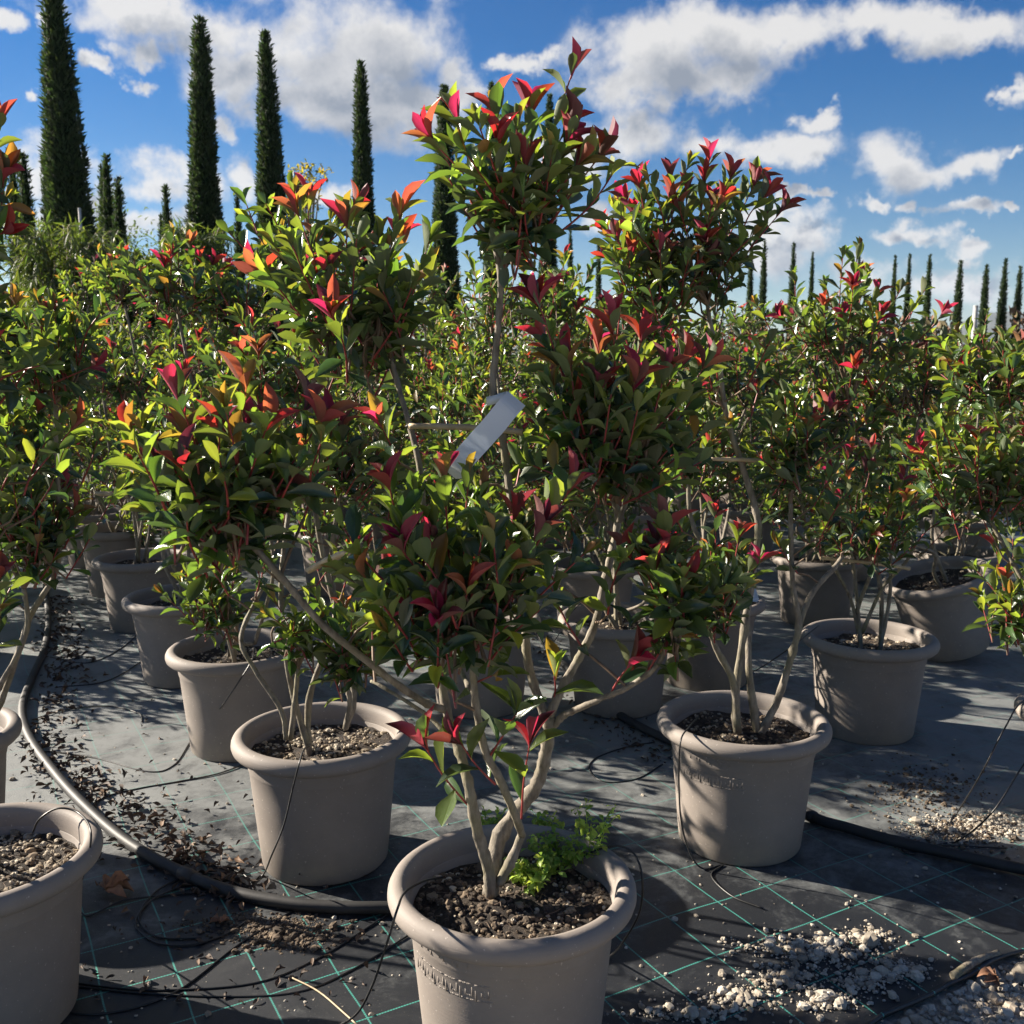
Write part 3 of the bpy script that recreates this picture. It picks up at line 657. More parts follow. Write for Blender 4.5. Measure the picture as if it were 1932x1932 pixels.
C = [
    crown_px(e, 972, 350, Y0 + .08, 122, 88, 17, .32, (936, 462, Y0 + .08), [(1082, 130, Y0 + .05, 'long'), (815, 265, Y0, 'red'), (862, 225, Y0 + .05, 'orange'), (935, 205, Y0 + .05, 'orange'), (1002, 205, Y0 + .1, 'red'), (1068, 240, Y0 + .05, 'maroon'), (1135, 290, Y0 + .1, 'maroon'), (1168, 310, Y0 + .05, None), (905, 240, Y0 - .05, 'green'), (975, 240, Y0 - .05, 'green'), (880, 290, Y0 - .05, 'green'), (1040, 300, Y0 - .03, 'green')]),
    crown_px(e, 680, 560, Y0 + .18, 160, 122, 30, .22, (738, 675, Y0 + .18), [(758, 400, Y0 + .12, 'orange'), (615, 520, Y0 + .1, 'orange'), (655, 420, Y0 + .15, 'orange'), (810, 455, Y0 + .15, 'green'), (560, 400, Y0 + .2, 'orange')]),
    crown_px(e, 440, 885, Y0 - .2, 185, 120, 34, .3, (462, 1010, Y0 - .2), [(335, 750, Y0 - .3, 'red'), (462, 735, Y0 - .25, 'orange'), (250, 825, Y0 - .25, 'orange'), (575, 770, Y0 - .2, 'maroon'), (505, 800, Y0 - .3, 'orange'), (300, 870, Y0 - .2, 'maroon')]),
    crown_px(e, 860, 1075, Y0 - .14, 195, 130, 40, .25, (872, 1148, Y0 - .13), [(838, 900, Y0 - .18, 'orange'), (735, 920, Y0 - .2, 'red'), (1075, 925, Y0 - .1, 'red'), (1015, 1000, Y0 - .2, 'maroon'), (760, 1040, Y0 - .3, 'maroon'), (690, 1090, Y0 - .2, 'orange'), (905, 940, Y0 - .1, 'green'), (930, 1010, Y0 - .28, 'green')]),
    crown_px(e, 1150, 790, Y0 + .1, 170, 135, 40, .28, (1165, 950, Y0 + .1), [(1018, 575, Y0 + .02, 'long'), (1210, 640, Y0 + .05, 'red'), (1255, 700, Y0 + .02, 'red'), (1075, 680, Y0, 'orange'), (1130, 660, Y0 + .05, 'orange'), (1330, 690, Y0 + .05, 'red')]),
    crown_px(e, 1268, 1105, Y0 - .08, 85, 75, 14, .30, (1285, 1165, Y0 - .08), [(1255, 1000, Y0 - .05, 'maroon')]),
]
X = []
for (a, b_, tip, nl) in (((895, 1533, Y0 - .05), (800, 1405, Y0 - .10), 'maroon', 5), ((935, 1480, Y0 - .07), (868, 1400, Y0 - .12), 'maroon', 4), ((984, 1545, Y0), (1000, 1400, Y0 - .03), 'maroon', 3), ((925, 1425, Y0 - .09), (975, 1345, Y0 - .14), 'green', 5), ((893, 1290, Y0 - .1), (928, 1275, Y0 - .14), 'green', 2), ((1044, 1330, Y0 + .03), (1046, 1275, Y0), 'green', 2), ((1150, 1312, Y0 - .04), (1192, 1250, Y0 - .08), 'maroon', 2)):
    o_ = np.array(e.location); X.append((np.array(deep(*a)) - o_, np.array(deep(*b_)) - o_, tip, nl))
build_plant(e, 5, [(px_path(e, P), a * .60, b_ * .60) for (P, a, b_) in B], C, 300, 'mid', .078, X, side=5, bare=1.30)

# --- the shrubs whose pots stand close enough to be told apart
def near_plant(px, py, label, seed, crowns, pebbles=350, cream=.7, relief=False, stems=None, leafs=300, lod='mid', tilt=(0, 0, 0), r0=.0092, extra_stems=()):
    e = new_plant(pot_at(px, py), label, None, tilt); NEAR.append(e); fit_pot(e, seed, pebbles, cream, relief)
    rng = np.random.default_rng(seed + 100); C = []; B = []
    for c in crowns:
        c = dict(c); st = c.pop('stem', None); a = c.pop('at', None)
        k = crown_px(e, c.pop('x'), c.pop('y'), c.pop('Y'), c.pop('rx'), c.pop('ry'), c.pop('n'), c.pop('red', .25), a, c.pop('tips', ()), **c)
        C.append(k)
        if st: B.append((px_path(e, st), r0, .0062))
        else: B += auto_stems(rng, [k], r0)
    for st in extra_stems: B.append((px_path(e, st), r0 * .8, .006))
    build_plant(e, seed, B, C, leafs, lod)
    return e
D = dict
near_plant(608, 1382, 'photinia shrub in a pebble-topped pot between the hose bend and the weedy front pot', 21, [
    D(x=565, y=450, Y=2.85, rx=105, ry=90, n=26, red=.25, at=(605, 600, 2.85), stem=[(655, 1365, 2.84), (668, 1310, 2.85), (640, 1180, 2.87), (600, 1000, 2.88), (585, 850, 2.87), (588, 750, 2.86), (603, 650, 2.85), (605, 600, 2.85)]),
    D(x=655, y=1190, Y=2.72, rx=90, ry=65, n=17, red=.08, at=(655, 1290, 2.76), stem=[(652, 1375, 2.78), (660, 1330, 2.77), (655, 1290, 2.76)]),
    D(x=560, y=1160, Y=2.70, rx=42, ry=45, n=6, red=.1, at=(562, 1260, 2.72), stem=[(548, 1395, 2.74), (556, 1330, 2.73), (562, 1260, 2.72)]),
    D(x=640, y=860, Y=2.9, rx=100, ry=80, n=22, red=.22), D(x=505, y=680, Y=3.0, rx=105, ry=75, n=20, red=.25)],
    620, .85, False, extra_stems=[[(540, 1395, 2.72), (530, 1340, 2.72), (480, 1262, 2.74), (455, 1200, 2.78), (500, 1100, 2.9)]])
near_plant(1402, 1357, 'tall red-tipped photinia shrub in the dark-soiled pot with an embossed key pattern by the hose', 33, [
    D(x=1298, y=440, Y=2.98, rx=150, ry=95, n=40, red=.45, at=(1335, 575, 2.96), bright=.15, tips=[(1205, 345, 2.9, 'red'), (1330, 340, 2.95, 'red'), (1380, 330, 2.95, 'red'), (1425, 345, 3.0, 'red'), (1265, 335, 2.95, 'maroon'), (1455, 385, 3.0, None)],
      stem=[(1391, 1385, 2.91), (1388, 1310, 2.90), (1408, 1165, 2.91), (1427, 1040, 2.93), (1429, 978, 2.94), (1402, 884, 2.95), (1372, 790, 2.96), (1357, 697, 2.96), (1340, 610, 2.96), (1335, 575, 2.96)]),
    D(x=1225, y=535, Y=2.9, rx=85, ry=75, n=16, red=.4, at=(1290, 640, 2.93), tips=[(1245, 470, 2.82, 'maroon'), (1330, 480, 2.85, 'maroon'), (1165, 450, 2.85, 'red')], stem=[(1352, 690, 2.96), (1325, 660, 2.94), (1290, 640, 2.93)]),
    D(x=1350, y=1110, Y=2.72, rx=88, ry=62, n=15, red=.2, at=(1340, 1195, 2.78), tips=[(1432, 1060, 2.62, 'red'), (1350, 975, 2.8, 'red'), (1395, 1010, 2.7, 'maroon')], stem=[(1392, 1380, 2.89), (1384, 1290, 2.87), (1352, 1225, 2.82), (1340, 1195, 2.78)]),
    D(x=1500, y=830, Y=2.95, rx=80, ry=70, n=16, red=.2, at=(1492, 950, 2.94), stem=[(1432, 1390, 2.90), (1468, 1318, 2.90), (1496, 1228, 2.91), (1507, 1176, 2.92), (1496, 1105, 2.93), (1492, 1000, 2.94), (1492, 950, 2.94)]),
    D(x=1300, y=800, Y=3.05, rx=95, ry=85, n=18, red=.35)],
    700, .30, True, r0=.0125, extra_stems=[[(1504, 1185, 2.92), (1532, 1120, 2.96), (1575, 1070, 3.0), (1590, 1048, 3.02)]])
near_plant(-45, 1612, 'photinia shrub in the pale pebbled pot with a thin tube looped over its rim', 24, [
    D(x=-85, y=360, Y=2.05, rx=50, ry=110, n=12, red=.4, tips=[(-5, 240, 2.0, 'orange'), (8, 330, 2.0, 'orange'), (5, 440, 2.0, 'red')]),
    D(x=-70, y=640, Y=2.05, rx=120, ry=95, n=22, red=.2, tips=[(75, 690, 1.95, 'green')]), D(x=-130, y=900, Y=2.1, rx=110, ry=85, n=16)], 900, .8, True)
near_plant(-145, 1385, 'photinia shrub with a forked pale stem standing left of the curved hose', 40, [
    D(x=95, y=650, Y=2.75, rx=115, ry=65, n=26, red=.22, at=(105, 760, 2.75), tips=[(190, 590, 2.65, 'green'), (100, 600, 2.7, 'orange')], stem=[(-40, 1395, 2.8), (-5, 1340, 2.78), (35, 1230, 2.76), (58, 1160, 2.75), (105, 1080, 2.75), (112, 1000, 2.76), (108, 880, 2.76), (105, 760, 2.75)]),
    D(x=55, y=985, Y=2.7, rx=100, ry=85, n=26, red=.12, at=(45, 1110, 2.72), stem=[(-40, 1395, 2.8), (-20, 1330, 2.76), (30, 1240, 2.74), (52, 1180, 2.73), (45, 1110, 2.72)]),
    D(x=20, y=800, Y=2.85, rx=110, ry=80, n=22, red=.2), D(x=0, y=600, Y=3.0, rx=80, ry=70, n=14, red=.2)], 200, .6)
near_plant(447, 1222, 'photinia shrub with bright low leaves hanging over its gravel-topped pot, next to the hose row', 43, [
    D(x=400, y=1120, Y=3.45, rx=78, ry=70, n=20, red=.06, bright=.75, at=(455, 1215, 3.6), stem=[(475, 1215, 3.68), (460, 1215, 3.62), (455, 1212, 3.6)]),
    D(x=345, y=790, Y=3.6, rx=105, ry=80, n=22, red=.25), D(x=330, y=520, Y=3.8, rx=90, ry=62, n=20, red=.28, tips=[(310, 500, 3.7, 'red')]),
    D(x=440, y=560, Y=3.8, rx=75, ry=75, n=18, red=.25)], 420, .9, extra_stems=[[(480, 1215, 3.69), (500, 1150, 3.67), (515, 1085, 3.66), (508, 1000, 3.68), (470, 850, 3.7)]])
near_plant(1640, 1200, 'photinia shrub in the pot with a yellow-barked trunk ahead of the leaning pot', 50, [
    D(x=1590, y=620, Y=3.85, rx=150, ry=105, n=44, red=.32, bright=.45, at=(1600, 770, 3.85), tips=[(1620, 470, 3.85, 'green'), (1590, 485, 3.8, 'green'), (1700, 545, 3.85, 'green'), (1555, 580, 3.7, 'red'), (1590, 600, 3.65, 'red'), (1660, 600, 3.7, 'red'), (1475, 600, 3.7, 'red')]),
    D(x=1625, y=975, Y=3.65, rx=115, ry=75, n=30, red=.22, bright=.2, tips=[(1645, 850, 3.6, 'maroon'), (1600, 860, 3.55, 'red'), (1700, 910, 3.6, 'red'), (1570, 895, 3.55, 'maroon')], at=(1635, 1060, 3.72), stem=[(1622, 1195, 3.85), (1618, 1150, 3.83), (1640, 1090, 3.76), (1650, 1050, 3.72)]),
    D(x=1560, y=770, Y=3.95, rx=110, ry=70, n=20, red=.2), D(x=1740, y=720, Y=3.9, rx=80, ry=65, n=16, red=.15)], 420, .55,
    extra_stems=[[(1620, 1195, 3.85), (1605, 1130, 3.82), (1582, 1085, 3.78), (1560, 1040, 3.75)], [(1626, 1195, 3.85), (1665, 1110, 3.8), (1710, 1060, 3.76), (1730, 1020, 3.74)]])
near_plant(2090, 1345, 'photinia shrub with fresh light green shoots beside the two tubes running to the hose', 37, [
    D(x=1885, y=690, Y=3.1, rx=95, ry=60, n=24, red=.12, bright=.6), D(x=1860, y=880, Y=3.0, rx=125, ry=90, n=38, red=.12, bright=.6, tips=[(1770, 790, 2.9, 'green'), (1800, 810, 2.9, 'green'), (1740, 855, 2.9, 'red')]),
    D(x=1912, y=1120, Y=2.95, rx=55, ry=75, n=14, red=.2, bright=.7)], 200, .6)
near_plant(1168, 1165, 'photinia shrub behind the weedy front pot with the smooth sunlit pot and red low leaf', 55, [
    D(x=1240, y=1020, Y=4.0, rx=90, ry=70, n=22, red=.3), D(x=1060, y=850, Y=4.2, rx=110, ry=85, n=22, red=.25), D(x=1180, y=640, Y=4.3, rx=110, ry=85, n=24, red=.25), D(x=1040, y=560, Y=4.3, rx=95, ry=70, n=20, red=.3)], 350, .5)
near_plant(1335, 1130, 'photinia shrub with a torn white sheet over its shaded pot', 60, [
    D(x=1340, y=880, Y=4.5, rx=90, ry=75, n=18, red=.3), D(x=1410, y=700, Y=4.6, rx=80, ry=75, n=18, red=.3), D(x=1280, y=640, Y=4.6, rx=80, ry=75, n=18, red=.3)], 250, .5, leafs=200)
near_plant(342, 1125, 'photinia shrub in the fourth pot counted along the hose row from the weedy pot', 66, [
    D(x=300, y=880, Y=4.4, rx=85, ry=65, n=18, red=.2), D(x=230, y=700, Y=4.5, rx=90, ry=65, n=20, red=.28), D(x=370, y=690, Y=4.6, rx=85, ry=60, n=18, red=.3, tips=[(375, 640, 4.3, 'red'), (320, 620, 4.3, 'red')]), D(x=230, y=520, Y=4.7, rx=70, ry=45, n=16, red=.3)], 250, .8, leafs=200)
near_plant(268, 1052, 'photinia shrub in the fifth pot counted along the hose row from the weedy pot', 72, [
    D(x=260, y=830, Y=5.4, rx=70, ry=55, n=18, red=.2), D(x=180, y=640, Y=5.4, rx=80, ry=55, n=20, red=.28), D(x=330, y=560, Y=5.6, rx=75, ry=50, n=18, red=.25)], 200, .8, leafs=150,
    extra_stems=[[(262, 1058, 5.45), (255, 1000, 5.42), (248, 940, 5.4)], [(272, 1058, 5.45), (282, 1000, 5.42), (287, 930, 5.4)]])
tl = near_plant(1800, 1095, 'photinia shrub in the pot leaning over a hollow behind the row', 78, [
    D(x=1800, y=900, Y=4.6, rx=100, ry=70, n=22, red=.1, bright=.5), D(x=1850, y=700, Y=4.8, rx=90, ry=60, n=18, red=.2)], 150, .5, leafs=150, tilt=(math.radians(3), math.radians(-15), 0))
tl.location.z = .045

# --- the crowded rows behind: six grown shrubs, set out again and again
def template(seed, hgt):
    e = new_plant((0, -60, 0), '', None); fit_pot(e, seed); rng = np.random.default_rng(seed); C = []
    n = 8
    for i in range(n):
        an = 6.283 * i / n + rng.uniform(-.4, .4); z = hgt if i == 0 else hgt * (.30 + .58 * ((i * .618) % 1.0)) + rng.uniform(-.06, .06); q = .06 if i == 0 else rng.uniform(.20, .46); rr = rng.uniform(.18, .27)
        c = np.array([q * math.cos(an), q * math.sin(an), z - rr * .6]); C.append(D(a=c - np.array([0, 0, rr * .7]), c=c, r=np.array([rr, rr, rr * .75]), n=int(rng.integers(18, 26)), red=.20, bright=.45))
    build_plant(e, seed, auto_stems(rng, C, .0085), C, 0, 'far', .070); return e
TEMPL = [template(200 + k, h) for k, h in enumerate((2.05, 1.85, 1.7, 2.15, 1.9, 1.6))]
rng = np.random.default_rng(77); used = [0] * 6; BACK = []
taken = [np.array(p.location)[:2] for p in NEAR]
spots = [ground(*p, RIM_Z) for p in ((222, 1005), (177, 965), (1120, 1060), (1542, 1045), (905, 1165), (632, 1003), (712, 1035), (925, 1000))]
spots = [np.array((p.x, p.y)) for p in spots]
SPOT_LABELS = ['photinia shrub in the sixth pot counted along the hose row from the weedy pot', 'photinia shrub in the seventh pot counted along the hose row from the weedy pot', 'photinia shrub in the pot directly beyond the smooth sunlit pot', 'photinia shrub in the half-lit pot beyond the yellow-barked trunk', 'photinia shrub in the shaded pot right behind the stems of the front shrub', 'photinia shrub in the farther of two dark pots beyond the bamboo cane stub', 'photinia shrub in the nearer of two dark pots beyond the bamboo cane stub', 'photinia shrub in the sandy-topped pot beyond the white label strip']
for s_ in np.arange(-7.8, 14.5, 1.1):
    for t_ in np.arange(.65, 15, 1.0):
        p = np.array([s_ * .86 - t_ * .51, s_ * .51 + t_ * .86]) + rng.normal(0, .07, 2)
        if p[1] < 4.3 or p[1] > 13.5 or abs(p[0]) > .60 * p[1] + .4: continue
        if p[0] > 0 and p[0] > .42 * p[1] and p[1] > 7.5: continue                # open ground to the right
        if min([np.linalg.norm(p - q) for q in taken + spots] + [9]) < .72: continue
        spots.append(p)
for n_, p in enumerate(spots):
    k = int(rng.integers(0, 6)); src = TEMPL[k]
    if used[k]: o_ = copy_tree(src)
    else: o_ = src
    used[k] = 1; o_.location = (p[0], p[1], 0); o_.rotation_euler = (0, 0, rng.uniform(0, 6.28))
    sc_ = rng.uniform(.92, 1.06) * (np.interp(p[0] / p[1], [-.5, -.05, .25, .5], [1.04, 1.03, .93, .84]))
    o_.scale = (1, 1, sc_)
    tag(o_, 'potted photinia shrub in the crowded rows behind the separately standing pots', 'shrub', 'potted shrubs in the rows behind'); o_['label'] = SPOT_LABELS[n_] if n_ < len(SPOT_LABELS) else o_['label']; BACK.append(o_)
for k in range(6):
    if not used[k]:
        for ch in list(TEMPL[k].children_recursive): bpy.data.objects.remove(ch)
        bpy.data.objects.remove(TEMPL[k])

# ------------------------------------------------------------------ cypresses
def cypress_parts(seed, H, R, n):
    rng = np.random.default_rng(seed); ph = rng.uniform(0, 6, 4)
    def rad(z):
        t = z / H; r = R * (.20 + .80 * (1 - t)) * (1 + .05 * math.sin(z * 2.1 + ph[0]) + .04 * math.sin(z * 4.7 + ph[1]))
        return r * min(1, ((1 - t) / .06 + .02)) ** .55 * min(1, .55 + t * 9)
    zs = np.concatenate([np.linspace(.25, H * .9, 26), np.linspace(H * .91, H * .995, 8)])
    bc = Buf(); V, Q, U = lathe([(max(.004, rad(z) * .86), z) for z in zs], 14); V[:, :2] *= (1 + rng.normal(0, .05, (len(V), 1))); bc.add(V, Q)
    L = leaf_shape(.30, .15, .2, 0, .02, 3, 3); VV = []; QQ = []; UU = []; nv = len(L[0])
    for i in range(n):
        z = H * (1 - math.sqrt(rng.random()) * .97) if rng.random() < .8 else rng.uniform(.2, H); z = min(max(z, .2), H * .992)
        a = rng.uniform(0, 6.283); r = rad(z) * rng.uniform(.86, .99); o = np.array([math.cos(a), math.sin(a), 0])
        d = o * rng.uniform(.1, .9) + np.array([0, 0, .8]) + rng.normal(0, .3, 3); M = leaf_frame(d, o, rng.normal(0, .8)) * rng.uniform(.05, .11)
        VV.append(L[0] @ M.T + o * r + np.array([0, 0, z - .03])); QQ.append(L[1] + i * nv); UU.append(L[2])
    bc2 = Buf(); bc2.V = [np.concatenate(VV)]; bc2.Q = [np.concatenate(QQ)]; bc2.U = [np.concatenate(UU)]; bc2.M = [np.zeros(len(QQ) * len(L[1]))]; bc2.n = len(bc2.V[0])
    bt = Buf(); bt.add(*tube([(0, 0, 0), (0.01, 0, .6), (0, 0, H * .5)], [.07, .05, .03], 8)[:2])
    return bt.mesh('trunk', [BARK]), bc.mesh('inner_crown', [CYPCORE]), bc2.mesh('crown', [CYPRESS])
TALL = [cypress_parts(1, 7.0, .36, 17000), cypress_parts(2, 7.0, .33, 17000)]; SLIM = [cypress_parts(3, 5.0, .20, 6000), cypress_parts(4, 5.0, .18, 6000)]
def cypress(px, tip_y, Y, parts, H, label, group, wid=1.0, lean=0.0):
    d = ray(px, tip_y); tipz = EYE + d.z * Y / d.y; X = d.x * Y / d.y; s = tipz / H
    e = bpy.data.objects.new('cypress_tree', None); COL.objects.link(e); e.location = (X - lean * tipz, Y, 0); e.rotation_euler = (0, lean, 0); e.scale = (wid * 1.2, wid * 1.2, s)
    tag(e, label, 'tree', group); t, c1, c2 = parts
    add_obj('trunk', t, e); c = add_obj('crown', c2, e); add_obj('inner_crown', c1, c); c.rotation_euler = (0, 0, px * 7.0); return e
row = [(97, -45, 15.7, 1.16, -.012), (377, 28, 17.2, 1.02, .02), (500, 55, 17.9, .92, -.004), (680, 112, 19.6, .84, .0), (838, 157, 21.3, .92, .006), (927, 152, 21.6, .66, -.004), (1037, 175, 22.5, .66, .004)]
lab = ['tallest cypress column, staked, its tip reaching highest at the end of the row', 'tall staked cypress with a rounded top, second from the end of the tall row', 'tall cypress with a pointed tip between the staked cypress and the yellow-leaved tree', 'tall cypress just past the yellow-leaved tree', 'tall cypress standing behind the front shrub beside a closely set pair', 'slimmer one of the closely set cypress pair behind the front shrub', 'last cypress of the tall row, mostly hidden by the front shrub']
for k, (x, ty, Y, w, ln) in enumerate(row): cypress(x, ty, Y, TALL[k % 2], 7.0, lab[k], None, w * 1.08, ln)
for k, (x, ty, Y, w, ln) in enumerate([(20, 278, 19, 1.0, 0), (43, 285, 16.5, 1.1, .012), (84, 290, 19, .95, 0), (190, 308, 19, .75, 0), (199, 290, 18, 1.05, .012), (222, 330, 17.5, 1.0, .028), (312, 348, 22, .95, 0), (303, 402, 24, .8, 0), (447, 358, 22, .8, 0), (548, 320, 21, .7, 0), (85, 390, 22, .7, 0)]):
    cypress(x, ty, Y, SLIM[k % 2], 5.0, 'slim young cypress standing among the tall cypress row', 'slim young cypresses among the tall row', w, ln)
for k, (x, ty, Y, w) in enumerate([(1076, 432, 30, .9), (1130, 450, 30, .9), (1418, 458, 31, .85), (1443, 452, 30, 1.0), (1498, 457, 31, .95), (1534, 474, 33, .8), (1622, 470, 33, .8), (1690, 480, 33, .85), (1717, 478, 33, .85), (1755, 478, 32, 1.05), (1813, 490, 31, 1.15), (1862, 498, 31, 1.15), (1898, 487, 31, 1.1), (1926, 500, 31, 1.1)]):
    cypress(x, ty, Y, SLIM[k % 2], 5.0, 'small thin cypress in the evenly spaced far row under the low clouds', 'far row of thin cypresses', w * .78, (x - 1560) / 366 * .006)

def pole(name, px, y0, y1, Y, r, mat, label, cat, group=None):
    a, b_ = deep(px, y0, Y), deep(px, y1, Y); bf = Buf(); x, y = a.x, a.y
    V, Q, U = tube([(x, y, 0), (x, y, a.z * .5), (x, y, a.z)], r, 8); bf.add(V, Q); bf.add(*lathe([(r * 1.12, a.z - .01), (r * 1.12, a.z + .02), (r * .1, a.z + .03)], 8)[:2]) if False else None
    V2, Q2, _u = lathe([(r * 1.08, a.z - .02), (r * 1.10, a.z + .015), (r * .1, a.z + .025)], 8); bf.add(V2 + np.array([x, y, 0]), Q2)
    return tag(bf.obj(name, [mat]), label, cat, group)
pole('tree_stake', 150, 395, 600, 15.2, .022, GREYPOST, 'thin grey stake standing against the tallest cypress', 'stake')
pole('tree_stake', 496, 440, 600, 16.8, .022, GREYPOST, 'thin grey stake standing against the rounded-top cypress', 'stake') if False else None
pole('tree_stake', 372, 440, 600, 16.7, .022, GREYPOST, 'thin grey stake standing against the round-topped cypress', 'stake')
pole('post', 1841, 578, 700, 24, .055, GREYPOST, 'pale concrete post standing among the far thin cypresses', 'post')
pole('post', 470, 535, 700, 13.9, .07, GREYPOST, 'grey post behind the shrub rows below the tall cypresses', 'post')
def wire(p, q, label):
    bf = Buf(); bf.add(*tube(catmull([p, (np.array(p) + np.array(q)) / 2 - np.array([0, 0, .04]), q], 5), .004, 4, False)[:2]); tag(bf.obj('guy_wire', [TUBEM]), label, 'wire', 'guy wires of the staked cypresses')
for (x0, y0, x1, y1, Y) in ((205, 430, 252, 545, 15.6), (535, 460, 580, 560, 17.2)):
    a = np.array(deep(x0, y0, Y)); b_ = np.array(deep(x1, y1, Y - .8)); b_ = a + (b_ - a) * (a[2] / (a[2] - b_[2])); wire(a, b_, 'thin dark guy wire running from a tall cypress to the ground')

# --- feathery arching shrubs, a yellow-leaved tree and a far hedge below the cypresses
def feathery(px, py, Y, r, h, label, seed):
    rng = np.random.default_rng(seed); c = deep(px, py, Y); e = bpy.data.objects.new('feathery_shrub', None); COL.objects.link(e); e.location = (c.x, Y, 0); tag(e, label, 'shrub')
    L = leaf_shape(.10, .25, .1, 0, .0, 3, 3); nv = len(L[0]); VV, QQ, UU = [], [], []; bs = Buf(); k = 0; top = c.z
    for i in range(110):
        a = rng.uniform(0, 6.283); q = rng.uniform(.25, 1.0); hh = top * rng.uniform(.55, 1.0)
        P = catmull([(0.05 * math.cos(a), .05 * math.sin(a), .1), (r * q * .35 * math.cos(a), r * q * .35 * math.sin(a), hh * .75), (r * q * .75 * math.cos(a), r * q * .75 * math.sin(a), hh), (r * q * 1.15 * math.cos(a), r * q * 1.15 * math.sin(a), hh - .35 * q)], 6)
        bs.add(*tube(P, np.linspace(.012, .003, len(P)), 4, False)[:2])
        for j in range(5, len(P) - 1):
            t = unit(P[j + 1] - P[j])
            for _ in range(5):
                d = t * .5 + rng.normal(0, .6, 3) + np.array([0, 0, -.25]); M = leaf_frame(d, np.array([0, 0, 1.]), rng.normal(0, .5)) * rng.uniform(.16, .30)
                VV.append(L[0] @ M.T + P[j]); QQ.append(L[1] + k * nv); UU.append(L[2]); k += 1
    bs.obj('stem', [TWIG], e); b2 = Buf(); b2.V = [np.concatenate(VV)]; b2.Q = [np.concatenate(QQ)]; b2.U = [np.concatenate(UU)]; b2.M = [np.zeros(k * len(L[1]))]; tag(b2.obj('foliage', [FEATHER], e), kind='stuff')
feathery(112, 410, 13.6, .95, 1, 'feathery arching shrub at the foot of the tallest cypress', 1)
feathery(372, 425, 14.2, .62, 1, 'feathery arching shrub at the foot of the round-topped cypress', 2)
feathery(245, 470, 14.0, .55, 1, 'low feathery shrub between the two staked cypresses', 3)
def leafy_tree(name, px, py, Y, r, mat, label, cat, n=900, group=None, seed=1, lsz=.09):
    rng = np.random.default_rng(seed); c = np.array(deep(px, py, Y)); e = bpy.data.objects.new(name, None); COL.objects.link(e); e.location = (c[0], Y, 0); tag(e, label, cat, group); z = c[2]
    bt = Buf(); bt.add(*tube(catmull([(0, 0, 0), (.03, 0, z * .5), (0, .02, z)], 5), np.linspace(.05, .015, 11), 7)[:2]); L = LOD['far'][0]; nv = len(L[0]); VV, QQ, UU = [], [], []
    cl = [np.array([0, 0, z]) + rng.normal(0, .5, 3) * r for _ in range(14)]
    for p in cl: bt.add(*tube(catmull([(0, 0, z * .55), (np.array([0, 0, z * .8]) + p) / 2, p], 4), np.linspace(.018, .004, 9), 5, False)[:2])
    for i in range(n):
        p = cl[int(rng.integers(0, len(cl)))] + rng.normal(0, .22, 3) * r; M = leaf_frame(rng.normal(0, 1, 3), np.array([0, 0, 1.]), 0) * lsz * rng.uniform(.7, 1.3)
        VV.append(L[0] @ M.T + p); QQ.append(L[1] + i * nv); UU.append(L[2])
    bt.obj('trunk', [BARK], e); b2 = Buf(); b2.V = [np.concatenate(VV)]; b2.Q = [np.concatenate(QQ)]; b2.U = [np.concatenate(UU)]; b2.M = [np.zeros(n * len(L[1]))]; tag(b2.obj('crown', [mat], e), kind='stuff')
leafy_tree('young_tree', 580, 352, 16.2, .30, YELLOWLEAF, 'young tree with yellow-green leaves among the tall cypresses', 'tree', 260, None, 4, .10)
leafy_tree('young_tree', 225, 440, 20, .9, FEATHER, 'thin-leaved young tree beyond the slim cypresses', 'tree', 900, None, 5, .10)
bf = Buf(); rng = np.random.default_rng(9); L = LOD['far'][0]; VV, QQ = [], []; nv = len(L[0])
for i in range(15000):
    X = rng.uniform(-22, 34); Y = rng.uniform(26, 28.5); top = 2.35 + .45 * math.sin(X * .9) + .3 * math.sin(X * 2.3 + 1) + .2 * math.sin(X * 5.1); z = top * (1 - rng.random() ** 1.7 * .95)
    M = leaf_frame(rng.normal(0, 1, 3) + np.array([0, 0, .6]), rng.normal(0, 1, 3)) * rng.uniform(.16, .34); VV.append(L[0] @ M.T + np.array([X, Y, z])); QQ.append(L[1] + i * nv)
bf.V = [np.concatenate(VV)]; bf.Q = [np.concatenate(QQ)]; bf.U = [np.zeros((len(bf.V[0]), 2))]; bf.M = [np.zeros(len(bf.Q[0]))]
tag(bf.obj('far_shrubbery', [HEDGELEAF]), 'brownish far shrubbery stretching in front of the blue hills', 'shrubbery', None, 'stuff')
def planting_strip(name, x0, x1, y0, y1, h, mat, label, seed, n=2500):
    rng = np.random.default_rng(seed); VV, QQ = [], []
    for i in range(n):
        M = leaf_frame(rng.normal(0, 1, 3) + np.array([0, 0, .8]), rng.normal(0, 1, 3)) * rng.uniform(.12, .24); VV.append(L[0] @ M.T + np.array([rng.uniform(x0, x1), rng.uniform(y0, y1), h * rng.random() ** .6])); QQ.append(L[1] + i * nv)
    b = Buf(); b.V = [np.concatenate(VV)]; b.Q = [np.concatenate(QQ)]; b.U = [np.zeros((len(b.V[0]), 2))]; b.M = [np.zeros(len(b.Q[0]))]; tag(b.obj(name, [mat]), label, 'plants', None, 'stuff')
planting_strip('red_bedding', 7, 16, 17.0, 18.4, .42, island_mat('red_bed_leaf', [(0, (.16, .03, .03)), (.6, (.26, .06, .05)), (1, (.20, .10, .05))]), 'low strip of dark red young plants on the open ground', 1)
planting_strip('yellow_bedding', 5.5, 12, 20, 21.2, .9, YELLOWLEAF, 'strip of yellow-leaved plants beyond the red strip', 2)
planting_strip('shrub_rows', -14, 16, 15.5, 16.6, 1.55, HEDGELEAF, 'further rows of reddish green shrubs below the far thin cypresses', 3, 8000)
